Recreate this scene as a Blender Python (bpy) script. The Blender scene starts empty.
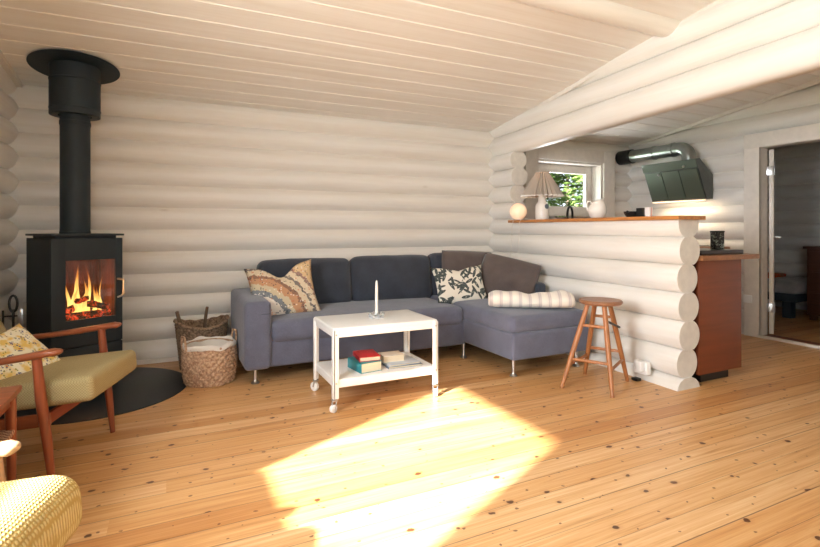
import bpy, bmesh, math, random
from mathutils import Vector, Matrix, noise
PI = math.pi
random.seed(7)
S = bpy.context.scene
COL = S.collection

# ------------------------------------------------------------------ camera
FPX = 495.0
cam_d = bpy.data.cameras.new('camera')
cam = bpy.data.objects.new('camera', cam_d); COL.objects.link(cam)
cam_d.sensor_fit = 'HORIZONTAL'; cam_d.sensor_width = 36.0
cam_d.lens = FPX / 820 * 36.0
cam_d.shift_y = -(273.5 - 229) / 820
cam_d.clip_start = 0.02
cam.location = (0, 0, 1.10)
cam.rotation_euler = (PI / 2, 0, -math.radians(25.68))
S.camera = cam

# ------------------------------------------------------------------ world, sun, daylight and added fill
W = bpy.data.worlds.new('world'); S.world = W; W.use_nodes = True
bg = W.node_tree.nodes['Background']
bg.inputs[0].default_value = (0.80, 0.90, 1.0, 1); bg.inputs[1].default_value = 2.0
SUN_E = math.radians(32.0)
sund = bpy.data.lights.new('sun', 'SUN'); sun = bpy.data.objects.new('sun', sund); COL.objects.link(sun)
sund.energy = 33.0; sund.angle = math.radians(1.6); sund.color = (1.0, 0.97, 0.92)
sdir = Vector((0.902 * math.cos(SUN_E), 0.431 * math.cos(SUN_E), -math.sin(SUN_E)))
sun.rotation_euler = sdir.to_track_quat('-Z', 'Y').to_euler()

def area(name, loc, direction, sx, sy, power, color):
    d = bpy.data.lights.new(name, 'AREA'); d.shape = 'RECTANGLE'; d.size = sx; d.size_y = sy
    d.energy = power; d.color = color
    o = bpy.data.objects.new(name, d); COL.objects.link(o); o.location = loc
    o.rotation_euler = Vector(direction).to_track_quat('-Z', 'Z').to_euler()
    return o
DAY = (0.93, 0.96, 1.0)
area('fill_front', (0.0, -3.75, 1.4), (-0.06, 1, 0), 1.6, 1.8, 12, DAY).data.spread = math.radians(75)  # added fill from behind the viewpoint, outside an unseen window
area('fill_left_rear', (-1.75, -1.6, 1.3), (1, 0.45, 0.2), 2.0, 1.8, 95, DAY)  # added fill from the rear left, outside an unseen window
area('daylight_left', (-1.60, 1.15, 1.60), (1, 0.45, -0.1), 1.2, 1.2, 205, DAY)
area('daylight_kitchen', (4.4, 5.1, 1.35), (0, -1, 0.7), 1.0, 0.5, 26, DAY)

S.view_settings.view_transform = 'Standard'
S.view_settings.look = 'None'
S.view_settings.exposure = 0.2
S.view_settings.gamma = 1.0
S.view_settings.use_curve_mapping = False

# ------------------------------------------------------------------ materials
def lin(c):
    return tuple(((v / 255) / 12.92 if v / 255 <= 0.04045 else ((v / 255 + 0.055) / 1.055) ** 2.4) for v in c) + (1,)

class NT:
    def __init__(s, name):
        s.m = bpy.data.materials.new(name); s.m.use_nodes = True
        s.t = s.m.node_tree; s.n = s.t.nodes; s.l = s.t.links
        s.p = s.n['Principled BSDF']; s.out = s.n['Material Output']
    def a(s, typ, **kw):
        nd = s.n.new(typ)
        for k, v in kw.items(): setattr(nd, k, v)
        return nd
    def link(s, x, y): s.l.new(x, y)
    def val(s, sock, v):
        if hasattr(v, 'default_value') or hasattr(v, 'is_linked'): s.link(v, sock)
        else: sock.default_value = v
    def math(s, op, x, y=None, z=None, clamp=False):
        nd = s.a('ShaderNodeMath', operation=op, use_clamp=clamp)
        s.val(nd.inputs[0], x)
        if y is not None: s.val(nd.inputs[1], y)
        if z is not None: s.val(nd.inputs[2], z)
        return nd.outputs[0]
    def mix(s, fac, a, b, blend='MIX'):
        nd = s.a('ShaderNodeMix', data_type='RGBA', blend_type=blend)
        s.val(nd.inputs[0], fac); s.val(nd.inputs[6], a); s.val(nd.inputs[7], b)
        return nd.outputs[2]
    def coords(s, scale=(1, 1, 1), rot=(0, 0, 0), kind='Object'):
        tc = s.a('ShaderNodeTexCoord'); mp = s.a('ShaderNodeMapping')
        mp.inputs['Scale'].default_value = scale; mp.inputs['Rotation'].default_value = rot
        s.link(tc.outputs[kind], mp.inputs['Vector']); return mp.outputs[0]
    def noise(s, vec, scale, detail=3, rough=0.5, dist=0.0, out=0):
        nd = s.a('ShaderNodeTexNoise'); s.link(vec, nd.inputs['Vector'])
        nd.inputs['Scale'].default_value = scale; nd.inputs['Detail'].default_value = detail
        nd.inputs['Roughness'].default_value = rough; nd.inputs['Distortion'].default_value = dist
        return nd.outputs[out]
    def ramp(s, fac, stops, interp='LINEAR'):
        nd = s.a('ShaderNodeValToRGB'); s.link(fac, nd.inputs[0]); cr = nd.color_ramp; cr.interpolation = interp
        while len(cr.elements) < len(stops): cr.elements.new(0.5)
        for e, (p, c) in zip(cr.elements, stops): e.position = p; e.color = c if len(c) == 4 else tuple(c) + (1,)
        return nd.outputs[0]
    def bump(s, h, strength=0.3, dist=0.01):
        nd = s.a('ShaderNodeBump'); nd.inputs['Strength'].default_value = strength
        nd.inputs['Distance'].default_value = dist; s.link(h, nd.inputs['Height'])
        s.link(nd.outputs[0], s.p.inputs['Normal']); return nd
    def set(s, **kw):
        for k, v in kw.items():
            s.val(s.p.inputs[k.replace('_', ' ')], v)
        return s

def g(v): return (v, v, v, 1)

def simple(name, rgb, rough=0.5, metal=0.0, var=0.06, scale=18, bump=0.0, bscale=120, sheen=0.0):
    t = NT(name); c = t.coords(); base = lin(rgb)
    n = t.noise(c, scale, 3)
    dark = tuple(v * (1 - var * 2) for v in base[:3]) + (1,)
    lite = tuple(min(1, v * (1 + var)) for v in base[:3]) + (1,)
    t.set(Base_Color=t.ramp(n, [(0.3, dark), (0.7, lite)]), Roughness=rough, Metallic=metal)
    if sheen: t.p.inputs['Sheen Weight'].default_value = sheen
    if bump: t.bump(t.noise(c, bscale, 3), bump, 0.004)
    return t.m

def fabric(name, rgb, rough=0.95, var=0.12, weave=420, bump=0.5, sheen=0.25):
    t = NT(name); c = t.coords(); base = lin(rgb)
    n1 = t.noise(c, 9, 3); n2 = t.noise(c, 260, 2)
    f = t.math('ADD', t.math('MULTIPLY', n1, 0.4), t.math('MULTIPLY', n2, 0.6))
    dark = tuple(v * (1 - var * 2.4) for v in base[:3]) + (1,)
    lite = tuple(min(1, v * (1 + var * 1.6)) for v in base[:3]) + (1,)
    t.set(Base_Color=t.ramp(f, [(0.35, dark), (0.65, lite)]), Roughness=rough)
    t.p.inputs['Sheen Weight'].default_value = sheen
    t.bump(t.noise(c, weave, 2), bump, 0.002)
    return t.m

def wood(name, rgb, axis=0, rough=0.38, contrast=0.28, scale=1.0):
    t = NT(name); sc = [14, 14, 14]; sc[axis] = 1.1
    c = t.coords(scale=tuple(v * scale for v in sc)); base = lin(rgb)
    n = t.noise(c, 3.0, 4, 0.6, 0.6)
    dark = tuple(v * (1 - contrast) for v in base[:3]) + (1,)
    lite = tuple(min(1, v * (1 + contrast * 0.6)) for v in base[:3]) + (1,)
    t.set(Base_Color=t.ramp(n, [(0.3, dark), (0.7, lite)]), Roughness=rough)
    t.bump(n, 0.08, 0.002)
    return t.m

def paint_logs(name, rgb, axis):
    """white glazed timber: the grain and a few knots show through the paint"""
    t = NT(name); sc = [6, 6, 6]; sc[axis] = 0.35
    c = t.coords(scale=tuple(sc)); base = lin(rgb)
    n = t.noise(c, 2.2, 5, 0.62, 0.4)
    sc2 = [1, 1, 1]; sc2[axis] = 0.45
    v = t.a('ShaderNodeTexVoronoi'); v.inputs['Scale'].default_value = 2.6
    t.link(t.coords(scale=tuple(sc2)), v.inputs['Vector'])
    knot = t.math('SUBTRACT', 1.0, t.math('DIVIDE', v.outputs['Distance'], 0.055), clamp=True)
    sel = t.a('ShaderNodeSeparateColor'); t.link(v.outputs['Color'], sel.inputs[0])
    knot = t.math('MULTIPLY', knot, t.math('GREATER_THAN', sel.outputs[0], 0.62))
    dark = (base[0] * 0.90, base[1] * 0.87, base[2] * 0.83, 1)
    col = t.ramp(n, [(0.25, dark), (0.6, base)])
    col = t.mix(t.math('MULTIPLY', knot, 0.35), col, lin((150, 125, 105)))
    t.set(Base_Color=col, Roughness=0.42)
    t.bump(t.noise(c, 5, 4), 0.10, 0.004)
    return t.m

def floor_mat():
    t = NT('pine_floorboards'); tc = t.a('ShaderNodeTexCoord'); sp = t.a('ShaderNodeSeparateXYZ')
    t.link(tc.outputs['Object'], sp.inputs[0]); X, Y = sp.outputs[0], sp.outputs[1]
    BW = 0.115
    yb = t.math('DIVIDE', Y, BW); idx = t.math('FLOOR', yb); fr = t.math('SUBTRACT', yb, idx)
    wn = t.a('ShaderNodeTexWhiteNoise', noise_dimensions='1D'); t.link(idx, wn.inputs['W'])
    xs = t.math('ADD', X, t.math('MULTIPLY', wn.outputs['Value'], 9.0))
    seg = t.math('FLOOR', t.math('DIVIDE', xs, 47.3))
    sfr = t.math('FRACT', t.math('DIVIDE', xs, 47.3))
    cb = t.a('ShaderNodeCombineXYZ'); t.link(idx, cb.inputs[0]); t.link(seg, cb.inputs[1])
    w2 = t.a('ShaderNodeTexWhiteNoise', noise_dimensions='2D'); t.link(cb.outputs[0], w2.inputs['Vector'])
    r2 = w2.outputs['Value']
    # grain
    gc = t.a('ShaderNodeCombineXYZ'); t.link(t.math('MULTIPLY', xs, 0.9), gc.inputs[0])
    t.link(t.math('MULTIPLY', Y, 26.0), gc.inputs[1]); t.link(t.math('MULTIPLY', r2, 40), gc.inputs[2])
    gr = t.noise(gc.outputs[0], 1.6, 5, 0.6, 0.8)
    gc2 = t.a('ShaderNodeCombineXYZ'); t.link(t.math('MULTIPLY', xs, 2.0), gc2.inputs[0])
    t.link(t.math('MULTIPLY', Y, 120.0), gc2.inputs[1]); t.link(t.math('MULTIPLY', r2, 40), gc2.inputs[2])
    gf = t.noise(gc2.outputs[0], 1.5, 3, 0.6)
    f = t.math('ADD', t.math('MULTIPLY', gr, 0.65), t.math('MULTIPLY', gf, 0.35))
    col = t.ramp(f, [(0.30, lin((190, 136, 82))), (0.48, lin((221, 173, 119))), (0.68, lin((236, 201, 153)))])
    tint = t.ramp(r2, [(0.0, lin((222, 194, 160))), (0.4, lin((246, 234, 214))), (1.0, (1, 1, 1, 1))])
    col = t.mix(0.9, col, tint, 'MULTIPLY')
    # knots
    def knots(scale, rad, thr, stretch, off):
        kc = t.a('ShaderNodeCombineXYZ'); t.link(t.math('MULTIPLY', xs, stretch), kc.inputs[0])
        t.link(t.math('ADD', Y, off), kc.inputs[1])
        wob = t.noise(tc.outputs['Object'], 30, 2, out=1)
        va = t.a('ShaderNodeVectorMath', operation='MULTIPLY_ADD'); t.link(wob, va.inputs[0])
        va.inputs[1].default_value = (0.02, 0.02, 0); t.link(kc.outputs[0], va.inputs[2])
        v = t.a('ShaderNodeTexVoronoi', voronoi_dimensions='2D'); v.inputs['Scale'].default_value = scale
        t.link(va.outputs[0], v.inputs['Vector'])
        s = t.a('ShaderNodeSeparateColor'); t.link(v.outputs['Color'], s.inputs[0])
        on = t.math('GREATER_THAN', s.outputs[0], thr)
        rr = t.math('MULTIPLY', t.math('ADD', t.math('MULTIPLY', s.outputs[1], 0.7), 0.5), rad * scale)
        q = t.math('DIVIDE', v.outputs['Distance'], rr)
        core = t.math('MULTIPLY', t.math('MULTIPLY', t.math('SUBTRACT', 1.0, q, clamp=True), 4.5, clamp=True), on)
        halo = t.math('MULTIPLY', t.math('SUBTRACT', 1.0, t.math('MULTIPLY', q, 0.42), clamp=True), on)
        return core, halo
    c1, h1 = knots(6.0, 0.0108, 0.40, 0.75, 0.0)
    c2, h2 = knots(9.0, 0.0058, 0.30, 0.8, 3.3)
    col = t.mix(t.math('MULTIPLY', h1, 0.35), col, lin((170, 96, 46)))
    col = t.mix(t.math('MULTIPLY', c1, 0.88), col, lin((70, 34, 20)))
    col = t.mix(t.math('MULTIPLY', c2, 0.8), col, lin((96, 48, 26)))
    # gaps between the boards
    e = t.math('MINIMUM', fr, t.math('SUBTRACT', 1.0, fr))
    w3 = t.a('ShaderNodeTexWhiteNoise', noise_dimensions='1D'); t.link(t.math('ADD', t.math('ROUND', yb), 77.3), w3.inputs['W'])
    gw = t.math('ADD', t.math('MULTIPLY', w3.outputs['Value'], 0.024), 0.009)
    gap = t.math('SUBTRACT', 1.0, t.math('DIVIDE', e, gw), clamp=True)
    eend = t.math('SUBTRACT', 1.0, t.math('DIVIDE', t.math('MINIMUM', sfr, t.math('SUBTRACT', 1.0, sfr)), 0.00006), clamp=True)
    col = t.mix(t.math('MULTIPLY', gap, 0.85), col, lin((74, 40, 22)))
    t.set(Base_Color=col, Roughness=t.math('ADD', t.math('MULTIPLY', gf, 0.16), 0.30))
    t.p.inputs['Coat Weight'].default_value = 0.15; t.p.inputs['Coat Roughness'].default_value = 0.25
    h = t.math('SUBTRACT', t.math('MULTIPLY', gf, 0.12), gap)
    t.bump(h, 0.5, 0.003)
    return t.m

def emit(name, rgb, strength):
    t = NT(name); t.p.inputs['Base Color'].default_value = lin(rgb)
    t.p.inputs['Emission Color'].default_value = lin(rgb); t.p.inputs['Emission Strength'].default_value = strength
    return t.m

def glass_mat(name, refl=0.06, tint=(1, 1, 1, 1)):
    t = NT(name); t.n.remove(t.p)
    tr = t.a('ShaderNodeBsdfTransparent'); tr.inputs[0].default_value = tint
    gl = t.a('ShaderNodeBsdfGlossy'); gl.inputs['Roughness'].default_value = 0.02
    mx = t.a('ShaderNodeMixShader'); mx.inputs[0].default_value = refl
    t.link(tr.outputs[0], mx.inputs[1]); t.link(gl.outputs[0], mx.inputs[2]); t.link(mx.outputs[0], t.out.inputs[0])
    return t.m

def flame_mat():
    t = NT('flame'); t.n.remove(t.p)
    tc = t.a('ShaderNodeTexCoord'); sp = t.a('ShaderNodeSeparateXYZ'); t.link(tc.outputs['Generated'], sp.inputs[0])
    n = t.noise(t.coords(scale=(40, 40, 9)), 1.2, 3, 0.6, 1.0)
    h = t.math('ADD', sp.outputs[2], t.math('MULTIPLY', t.math('SUBTRACT', n, 0.5), 0.5))
    col = t.ramp(h, [(0.0, lin((255, 196, 90))), (0.35, lin((255, 214, 120))), (0.7, lin((255, 150, 50))), (1.0, lin((200, 60, 15)))])
    em = t.a('ShaderNodeEmission'); t.link(col, em.inputs[0])
    t.link(t.ramp(h, [(0.0, g(1.0)), (0.5, g(0.75)), (1.0, g(0.2))]), em.inputs[1])
    mul = t.math('MULTIPLY', t.ramp(h, [(0.0, g(1.0)), (0.5, g(0.7)), (1.0, g(0.15))]), 2.6); t.link(mul, em.inputs[1])
    tr = t.a('ShaderNodeBsdfTransparent'); mx = t.a('ShaderNodeMixShader')
    t.link(t.ramp(h, [(0.0, g(0.85)), (0.5, g(0.6)), (1.0, g(0.05))]), mx.inputs[0])
    t.link(tr.outputs[0], mx.inputs[1]); t.link(em.outputs[0], mx.inputs[2]); t.link(mx.outputs[0], t.out.inputs[0])
    return t.m

def ember_mat():
    t = NT('burning_log'); c = t.coords(); n = t.noise(c, 28, 4, 0.65, 0.8)
    t.set(Base_Color=t.ramp(n, [(0.4, lin((24, 12, 8))), (0.7, lin((90, 50, 34)))]), Roughness=0.9)
    t.link(t.ramp(n, [(0.5, g(0)), (0.62, lin((230, 60, 16))), (0.75, lin((255, 190, 140)))]), t.p.inputs['Emission Color'])
    t.p.inputs['Emission Strength'].default_value = 1.3
    return t.m

M = {}
M['log_x'] = paint_logs('white_glazed_logs_along_x', (232, 226, 218), 0)
M['log_y'] = paint_logs('white_glazed_logs_along_y', (234, 230, 224), 1)
M['log_end'] = simple('white_painted_log_end', (226, 220, 210), 0.6, var=0.04)
M['ceil'] = paint_logs('white_glazed_ceiling_boards', (240, 235, 228), 0)
M['trim'] = simple('white_painted_trim', (228, 220, 210), 0.4, var=0.03)
M['floor'] = floor_mat()
M['sofa'] = fabric('blue_grey_sofa_fabric', (98, 101, 119), var=0.10)
M['sofa_dark'] = fabric('charcoal_cushion_fabric', (54, 59, 70), var=0.14)
M['brown_fab'] = fabric('brown_grey_fabric', (92, 80, 76), var=0.12)
M['metal'] = simple('brushed_steel', (190, 190, 190), 0.3, 1.0)
M['white_metal'] = simple('white_lacquer', (240, 240, 238), 0.3, var=0.01)
M['black_iron'] = simple('matt_black_iron', (21, 35, 43), 0.6, 0.0, var=0.08, bump=0.05, bscale=300)
M['black'] = simple('black_plastic', (18, 18, 20), 0.4)
M['teak'] = wood('teak', (146, 80, 48), 0, 0.32)
M['teak_z'] = wood('teak_upright', (148, 74, 42), 2, 0.32)
M['stool_wood'] = wood('oiled_beech', (172, 112, 66), 2, 0.4)
M['panel'] = wood('red_brown_veneer', (122, 60, 32), 0, 0.42, 0.16, 0.5)
M['worktop'] = wood('worktop_oak', (150, 98, 58), 1, 0.35)
M['bar'] = wood('oiled_pine_board', (186, 122, 64), 1, 0.35)
M['glass'] = glass_mat('window_glass')
M['stove_glass'] = glass_mat('stove_glass', 0.05, (0.9, 0.88, 0.85, 1))

# ------------------------------------------------------------------ mesh helpers
def tag(o, label=None, cat=None, group=None, kind=None):
    if label: o['label'] = label
    if cat: o['category'] = cat
    if group: o['group'] = group
    if kind: o['kind'] = kind
    return o

def obj(name, bm, mats, parent=None, smooth=35, loc=None, rot=None):
    bmesh.ops.recalc_face_normals(bm, faces=bm.faces[:])
    me = bpy.data.meshes.new(name); bm.to_mesh(me); bm.free()
    if not isinstance(mats, (list, tuple)): mats = [mats]
    for m in mats: me.materials.append(m)
    if smooth:
        for p in me.polygons: p.use_smooth = True
        if smooth < 179: me.set_sharp_from_angle(angle=math.radians(smooth))
    o = bpy.data.objects.new(name, me); COL.objects.link(o)
    if parent: o.parent = parent
    if loc: o.location = loc
    if rot: o.rotation_euler = rot
    return o

def thing(name, label, cat, loc=(0, 0, 0), rz=0, group=None):
    o = bpy.data.objects.new(name, None); COL.objects.link(o)
    o.location = loc; o.rotation_euler = (0, 0, rz); o.empty_display_size = 0.1
    return tag(o, label, cat, group)

def new(): return bmesh.new()

def box(bm, c, s, bev=0.0, seg=2, rot=None, mi=0):
    r = bmesh.ops.create_cube(bm, size=1.0); vs = r['verts']
    m = Matrix.Translation(Vector(c)) @ (rot.to_4x4() if rot else Matrix.Identity(4)) @ Matrix.Diagonal((*s, 1))
    bmesh.ops.transform(bm, matrix=m, verts=vs)
    fs = list({f for v in vs for f in v.link_faces})
    for f in fs: f.material_index = mi
    if bev > 0:
        es = list({e for v in vs for e in v.link_edges})
        bmesh.ops.bevel(bm, geom=es, offset=bev, segments=seg, affect='EDGES', profile=0.6, clamp_overlap=True)
    return bm

def bb(bm, lo, hi, bev=0.0, seg=2, mi=0):
    return box(bm, [(a + b) / 2 for a, b in zip(lo, hi)], [b - a for a, b in zip(lo, hi)], bev, seg, None, mi)

def frame_of(d):
    d = d.normalized(); up = Vector((0, 0, 1)) if abs(d.z) < 0.95 else Vector((1, 0, 0))
    a = d.cross(up).normalized(); return a, d.cross(a).normalized()

def sweep(bm, pts, rad, n=10, flat=None, closed=False, mi=0):
    """tube through pts; rad a number or list; flat = (sx, sy) section scale"""
    pts = [Vector(p) for p in pts]; N = len(pts)
    if not isinstance(rad, (list, tuple)): rad = [rad] * N
    rings = []; a = None
    for i, p in enumerate(pts):
        if closed: d = pts[(i + 1) % N] - pts[i - 1]
        else: d = pts[min(i + 1, N - 1)] - pts[max(i - 1, 0)]
        d.normalize()
        if a is None: a, b = frame_of(d)
        else:
            a = (a - d * a.dot(d)).normalized(); b = d.cross(a).normalized()
        sx, sy = flat if flat else (1, 1)
        rings.append([bm.verts.new(p + (a * math.cos(2 * PI * k / n) * sx + b * math.sin(2 * PI * k / n) * sy) * rad[i]) for k in range(n)])
    L = N if closed else N - 1
    for i in range(L):
        A, B = rings[i], rings[(i + 1) % N]
        for k in range(n):
            f = bm.faces.new((A[k], A[(k + 1) % n], B[(k + 1) % n], B[k])); f.material_index = mi
    if not closed:
        for R in (rings[0], rings[-1]):
            f = bm.faces.new(R); f.material_index = mi
    return bm

def cyl(bm, p0, p1, r0, r1=None, n=24, mi=0):
    return sweep(bm, [p0, p1], [r0, r0 if r1 is None else r1], n, mi=mi)

def lathe(bm, prof, n=32, c=(0, 0, 0), mi=0, fn=None):
    rings = []
    for r, z in prof:
        if r < 1e-6: rings.append([bm.verts.new((c[0], c[1], c[2] + z))])
        else:
            ring = []
            for k in range(n):
                th = 2 * PI * k / n; rr = r; zz = z
                if fn: rr, zz = fn(r, z, th)
                ring.append(bm.verts.new((c[0] + rr * math.cos(th), c[1] + rr * math.sin(th), c[2] + zz)))
            rings.append(ring)
    for A, B in zip(rings, rings[1:]):
        for k in range(n):
            q = [A[k % len(A)], A[(k + 1) % len(A)], B[(k + 1) % len(B)], B[k % len(B)]]
            u = []
            for v in q:
                if v not in u: u.append(v)
            if len(u) >= 3:
                f = bm.faces.new(u); f.material_index = mi
    return bm

def prism(bm, loop, place, t0, t1, mi=0, cap=None):
    """extrude the 2-D loop; place(u, v, t) -> 3-D"""
    A = [bm.verts.new(place(u, v, t0)) for u, v in loop]; B = [bm.verts.new(place(u, v, t1)) for u, v in loop]
    n = len(loop)
    for k in range(n):
        f = bm.faces.new((A[k], A[(k + 1) % n], B[(k + 1) % n], B[k])); f.material_index = mi
    for R in (A, B):
        f = bm.faces.new(R); f.material_index = mi if cap is None else cap
    return bm

def rbox(bm, size, r, puff=(0, 0, 0), n=10, c=(0, 0, 0), rot=None, wob=0.0, seed=0):
    """soft cushion block with rounded edges, each pair of faces bulging by puff"""
    h = [s / 2 for s in size]
    def grid(hh):
        rr = min(r, hh * 0.98); inner = hh - rr
        e = [-hh, -hh + rr * 0.3, -hh + rr * 0.65]
        mid = [-inner + 2 * inner * k / n for k in range(n + 1)]
        return e + mid + [-v for v in reversed(e)]
    gx, gy, gz = grid(h[0]), grid(h[1]), grid(h[2])
    cache = {}
    def V(x, y, z):
        key = (round(x, 5), round(y, 5), round(z, 5))
        if key in cache: return cache[key]
        p = Vector((x, y, z)); q = Vector([max(-(hh - min(r, hh * 0.98)), min(hh - min(r, hh * 0.98), v)) for v, hh in zip(p, h)])
        d = p - q
        o = q + d.normalized() * min(r, min(h) * 0.98) if d.length > 1e-9 else p
        u = [o[i] / h[i] for i in range(3)]
        for i in range(3):
            j, k = (i + 1) % 3, (i + 2) % 3
            o[i] += puff[i] * u[i] * max(0, 1 - u[j] ** 2) ** 0.7 * max(0, 1 - u[k] ** 2) ** 0.7
        if wob:
            o += Vector(noise.noise_vector(o * 7 + Vector((seed, seed * 2, 0)))) * wob
        m = (rot @ o) if rot else o
        cache[key] = bm.verts.new(m + Vector(c)); return cache[key]
    for s in (-1, 1):
        for (A, B, mk) in ((gx, gy, lambda a, b: (a, b, s * h[2])), (gy, gz, lambda a, b: (s * h[0], a, b)), (gx, gz, lambda a, b: (a, s * h[1], b))):
            for i in range(len(A) - 1):
                for j in range(len(B) - 1):
                    q = [V(*mk(A[i], B[j])), V(*mk(A[i + 1], B[j])), V(*mk(A[i + 1], B[j + 1])), V(*mk(A[i], B[j + 1]))]
                    if len(set(q)) == 4:
                        try: bm.faces.new(q)
                        except ValueError: pass
    return bm

def pillow(bm, w, h, t, seed=0, n=22, dent=0.0, wr=0.012, two=False, pinch=0.10):
    """scatter cushion in its local x-z plane, thickness along y, corners drawn out"""
    front, back = {}, {}
    for i in range(n + 1):
        for j in range(n + 1):
            u, v = 2 * i / n - 1, 2 * j / n - 1
            pin = 1 - 0.10 * (1 - u * u) * 0 
            x = u * w / 2 * (1 - pinch * (1 - abs(v) ** 2.2) * abs(u) ** 2)
            z = v * h / 2 * (1 - pinch * (1 - abs(u) ** 2.2) * abs(v) ** 2)
            if dent: z -= dent * h * math.exp(-(u / 0.35) ** 2) * max(0, v) ** 1.5
            th = t / 2 * (max(0, 1 - u ** 2) * max(0, 1 - v ** 2)) ** 0.42
            nz = noise.noise(Vector((u * 2.3 + seed, v * 2.3, seed))) * wr * (1 - max(abs(u), abs(v)) ** 4)
            edge = i in (0, n) or j in (0, n)
            f = bm.verts.new((x, -th + nz, z)); front[i, j] = f
            back[i, j] = f if edge else bm.verts.new((x, th + nz * 0.5, z))
    for i in range(n):
        for j in range(n):
            for D in (front, back):
                q = [D[i, j], D[i + 1, j], D[i + 1, j + 1], D[i, j + 1]]
                f_ = bm.faces.new(q); f_.material_index = 1 if (D is back and two) else 0
    return bm

def arc_side(z0, z1, x_seam, bulge, n=10, flip=1):
    """points of a log's face between two seams"""
    H = (z1 - z0) / 2; R = (H * H + bulge * bulge) / (2 * bulge); out = []
    for k in range(n):
        z = -H + 2 * H * k / n
        out.append((x_seam + flip * (math.sqrt(max(0, R * R - z * z)) - (R - bulge)), z0 + H + z))
    return out

def chain(seams, x_seam, bulge, flip, n=10, zmin=None, zmax=None):
    pts = []
    for a, b in zip(seams, seams[1:]): pts += arc_side(a, b, x_seam, bulge, n, flip)
    pts.append((x_seam, seams[-1]))
    if zmin is not None or zmax is not None:
        lo = -9 if zmin is None else zmin; hi = 9 if zmax is None else zmax
        def xi(z):
            for (xa, za), (xb, zb) in zip(pts, pts[1:]):
                if za <= z <= zb: return xa + (xb - xa) * (z - za) / max(1e-9, zb - za)
            return x_seam
        keep = [(x, z) for x, z in pts if lo < z < hi]
        if lo > -9: keep = [(xi(lo), lo)] + keep
        if hi < 9: keep = keep + [(xi(hi), hi)]
        pts = keep
    return pts

def copy_thing(src, loc=None, rz=None, label=None):
    r = src.copy(); COL.objects.link(r)
    if loc is not None: r.location = loc
    if rz is not None: r.rotation_euler = (0, 0, rz)
    if label: r['label'] = label
    for ch in list(src.children):
        c = ch.copy(); COL.objects.link(c); c.parent = r
        for gch in list(ch.children):
            d = gch.copy(); COL.objects.link(d); d.parent = c
    return r

# ================================================================== THE ROOM
YB, XL, XR, YF, XE = 4.62, -1.09, 5.43, -3.3, 7.8     # seam planes of the log walls
def roof_z(y): return 2.18 + 0.14 * (4.6 - y) if y > 0 else 2.18 + 0.14 * 4.6 + 0.14 * y

bm = new(); bb(bm, (-1.4, -3.6, -0.06), (8.0, 4.9, 0.0))
tag(obj('floor', bm, M['floor'], smooth=0), kind='structure')

# ceiling of wide boards with v-grooves running along x, on the slope of the roof
bm = new(); ys = []
y = 4.9
prof = []
while y > -3.6:
    y2 = y - 0.205
    prof += [(y, roof_z(y) + 0.012), (y - 0.007, roof_z(y - 0.007)), (y2 + 0.007, roof_z(y2 + 0.007))]
    y = y2
prof.append((y, roof_z(y)))
loop = prof + [(y, 3.2), (4.9, 3.2)]
prism(bm, loop, lambda u, v, t: (t, u, v), -1.4, 8.0)
tag(obj('ceiling', bm, M['ceil'], smooth=0), kind='structure')

seams_b = [-0.02, 0.18, 0.363, 0.546, 0.729, 0.912, 1.095, 1.278, 1.461, 1.644, 1.827, 2.01, 2.2, 2.4]
# back wall: living room, kitchen (with the window hole) and bedroom
bm = new()
KW = (3.84, 4.88, 1.25, 1.92)            # kitchen window opening
def back_piece(x0, x1, z0, z1):
    p = [(YB - (x - YB) if False else x, z) for x, z in chain(seams_b, YB, 0.05, -1, zmin=z0, zmax=z1)]
    loop = p + [(YB + 0.18, p[-1][1]), (YB + 0.18, p[0][1])]
    prism(bm, loop, lambda u, v, t: (t, u, v), x0, x1)
back_piece(-1.4, KW[0], 0, 2.4); back_piece(KW[1], 8.0, 0, 2.4)
back_piece(KW[0], KW[1], 0, KW[2]); back_piece(KW[0], KW[1], KW[3], 2.4)
tag(obj('wall_back', bm, M['log_x'], smooth=50), kind='structure')

# left wall, with a window that lets the sun in
LW = (0.52, 1.68, 0.93, 2.09)
LV = (-2.6, -0.75, 0.25, 2.09)  # rear left opening, added to bring in more light
seams_l = [-0.11 + 0.183 * k for k in range(18)]
bm = new()
def left_piece(y0, y1, z0, z1):
    p = chain(seams_l, XL, 0.055, 1, zmin=z0, zmax=z1)
    loop = p + [(XL - 0.12, p[-1][1]), (XL - 0.12, p[0][1])]
    prism(bm, loop, lambda u, v, t: (u, t, v), y0, y1)
left_piece(-3.6, LV[0], 0, 2.95); left_piece(LV[1], LW[0], 0, 2.95); left_piece(LV[0], LV[1], 0, LV[2]); left_piece(LV[0], LV[1], LV[3], 2.95); left_piece(LW[1], YB + 0.1, 0, 2.95)
left_piece(LW[0], LW[1], 0, LW[2]); left_piece(LW[0], LW[1], LW[3], 2.95)
tag(obj('wall_left', bm, M['log_y'], smooth=50), kind='structure')

# wall behind the viewpoint with a glazed opening added for light
bm = new()
def front_piece(x0, x1, z0, z1):
    p = chain(seams_l, YF, 0.05, 1, zmin=z0, zmax=z1)
    loop = p + [(YF - 0.15, p[-1][1]), (YF - 0.15, p[0][1])]
    prism(bm, loop, lambda u, v, t: (t, u, v), x0, x1)
for a, b_, c_, d_ in ((-1.4, -0.6, 0, 2.95), (1.0, 8.0, 0, 2.95), (-0.6, 1.0, 0, 0.25), (-0.6, 1.0, 2.15, 2.95)):
    front_piece(a, b_, c_, d_)
tag(obj('wall_front', bm, M['log_x'], smooth=50), kind='structure')

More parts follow.
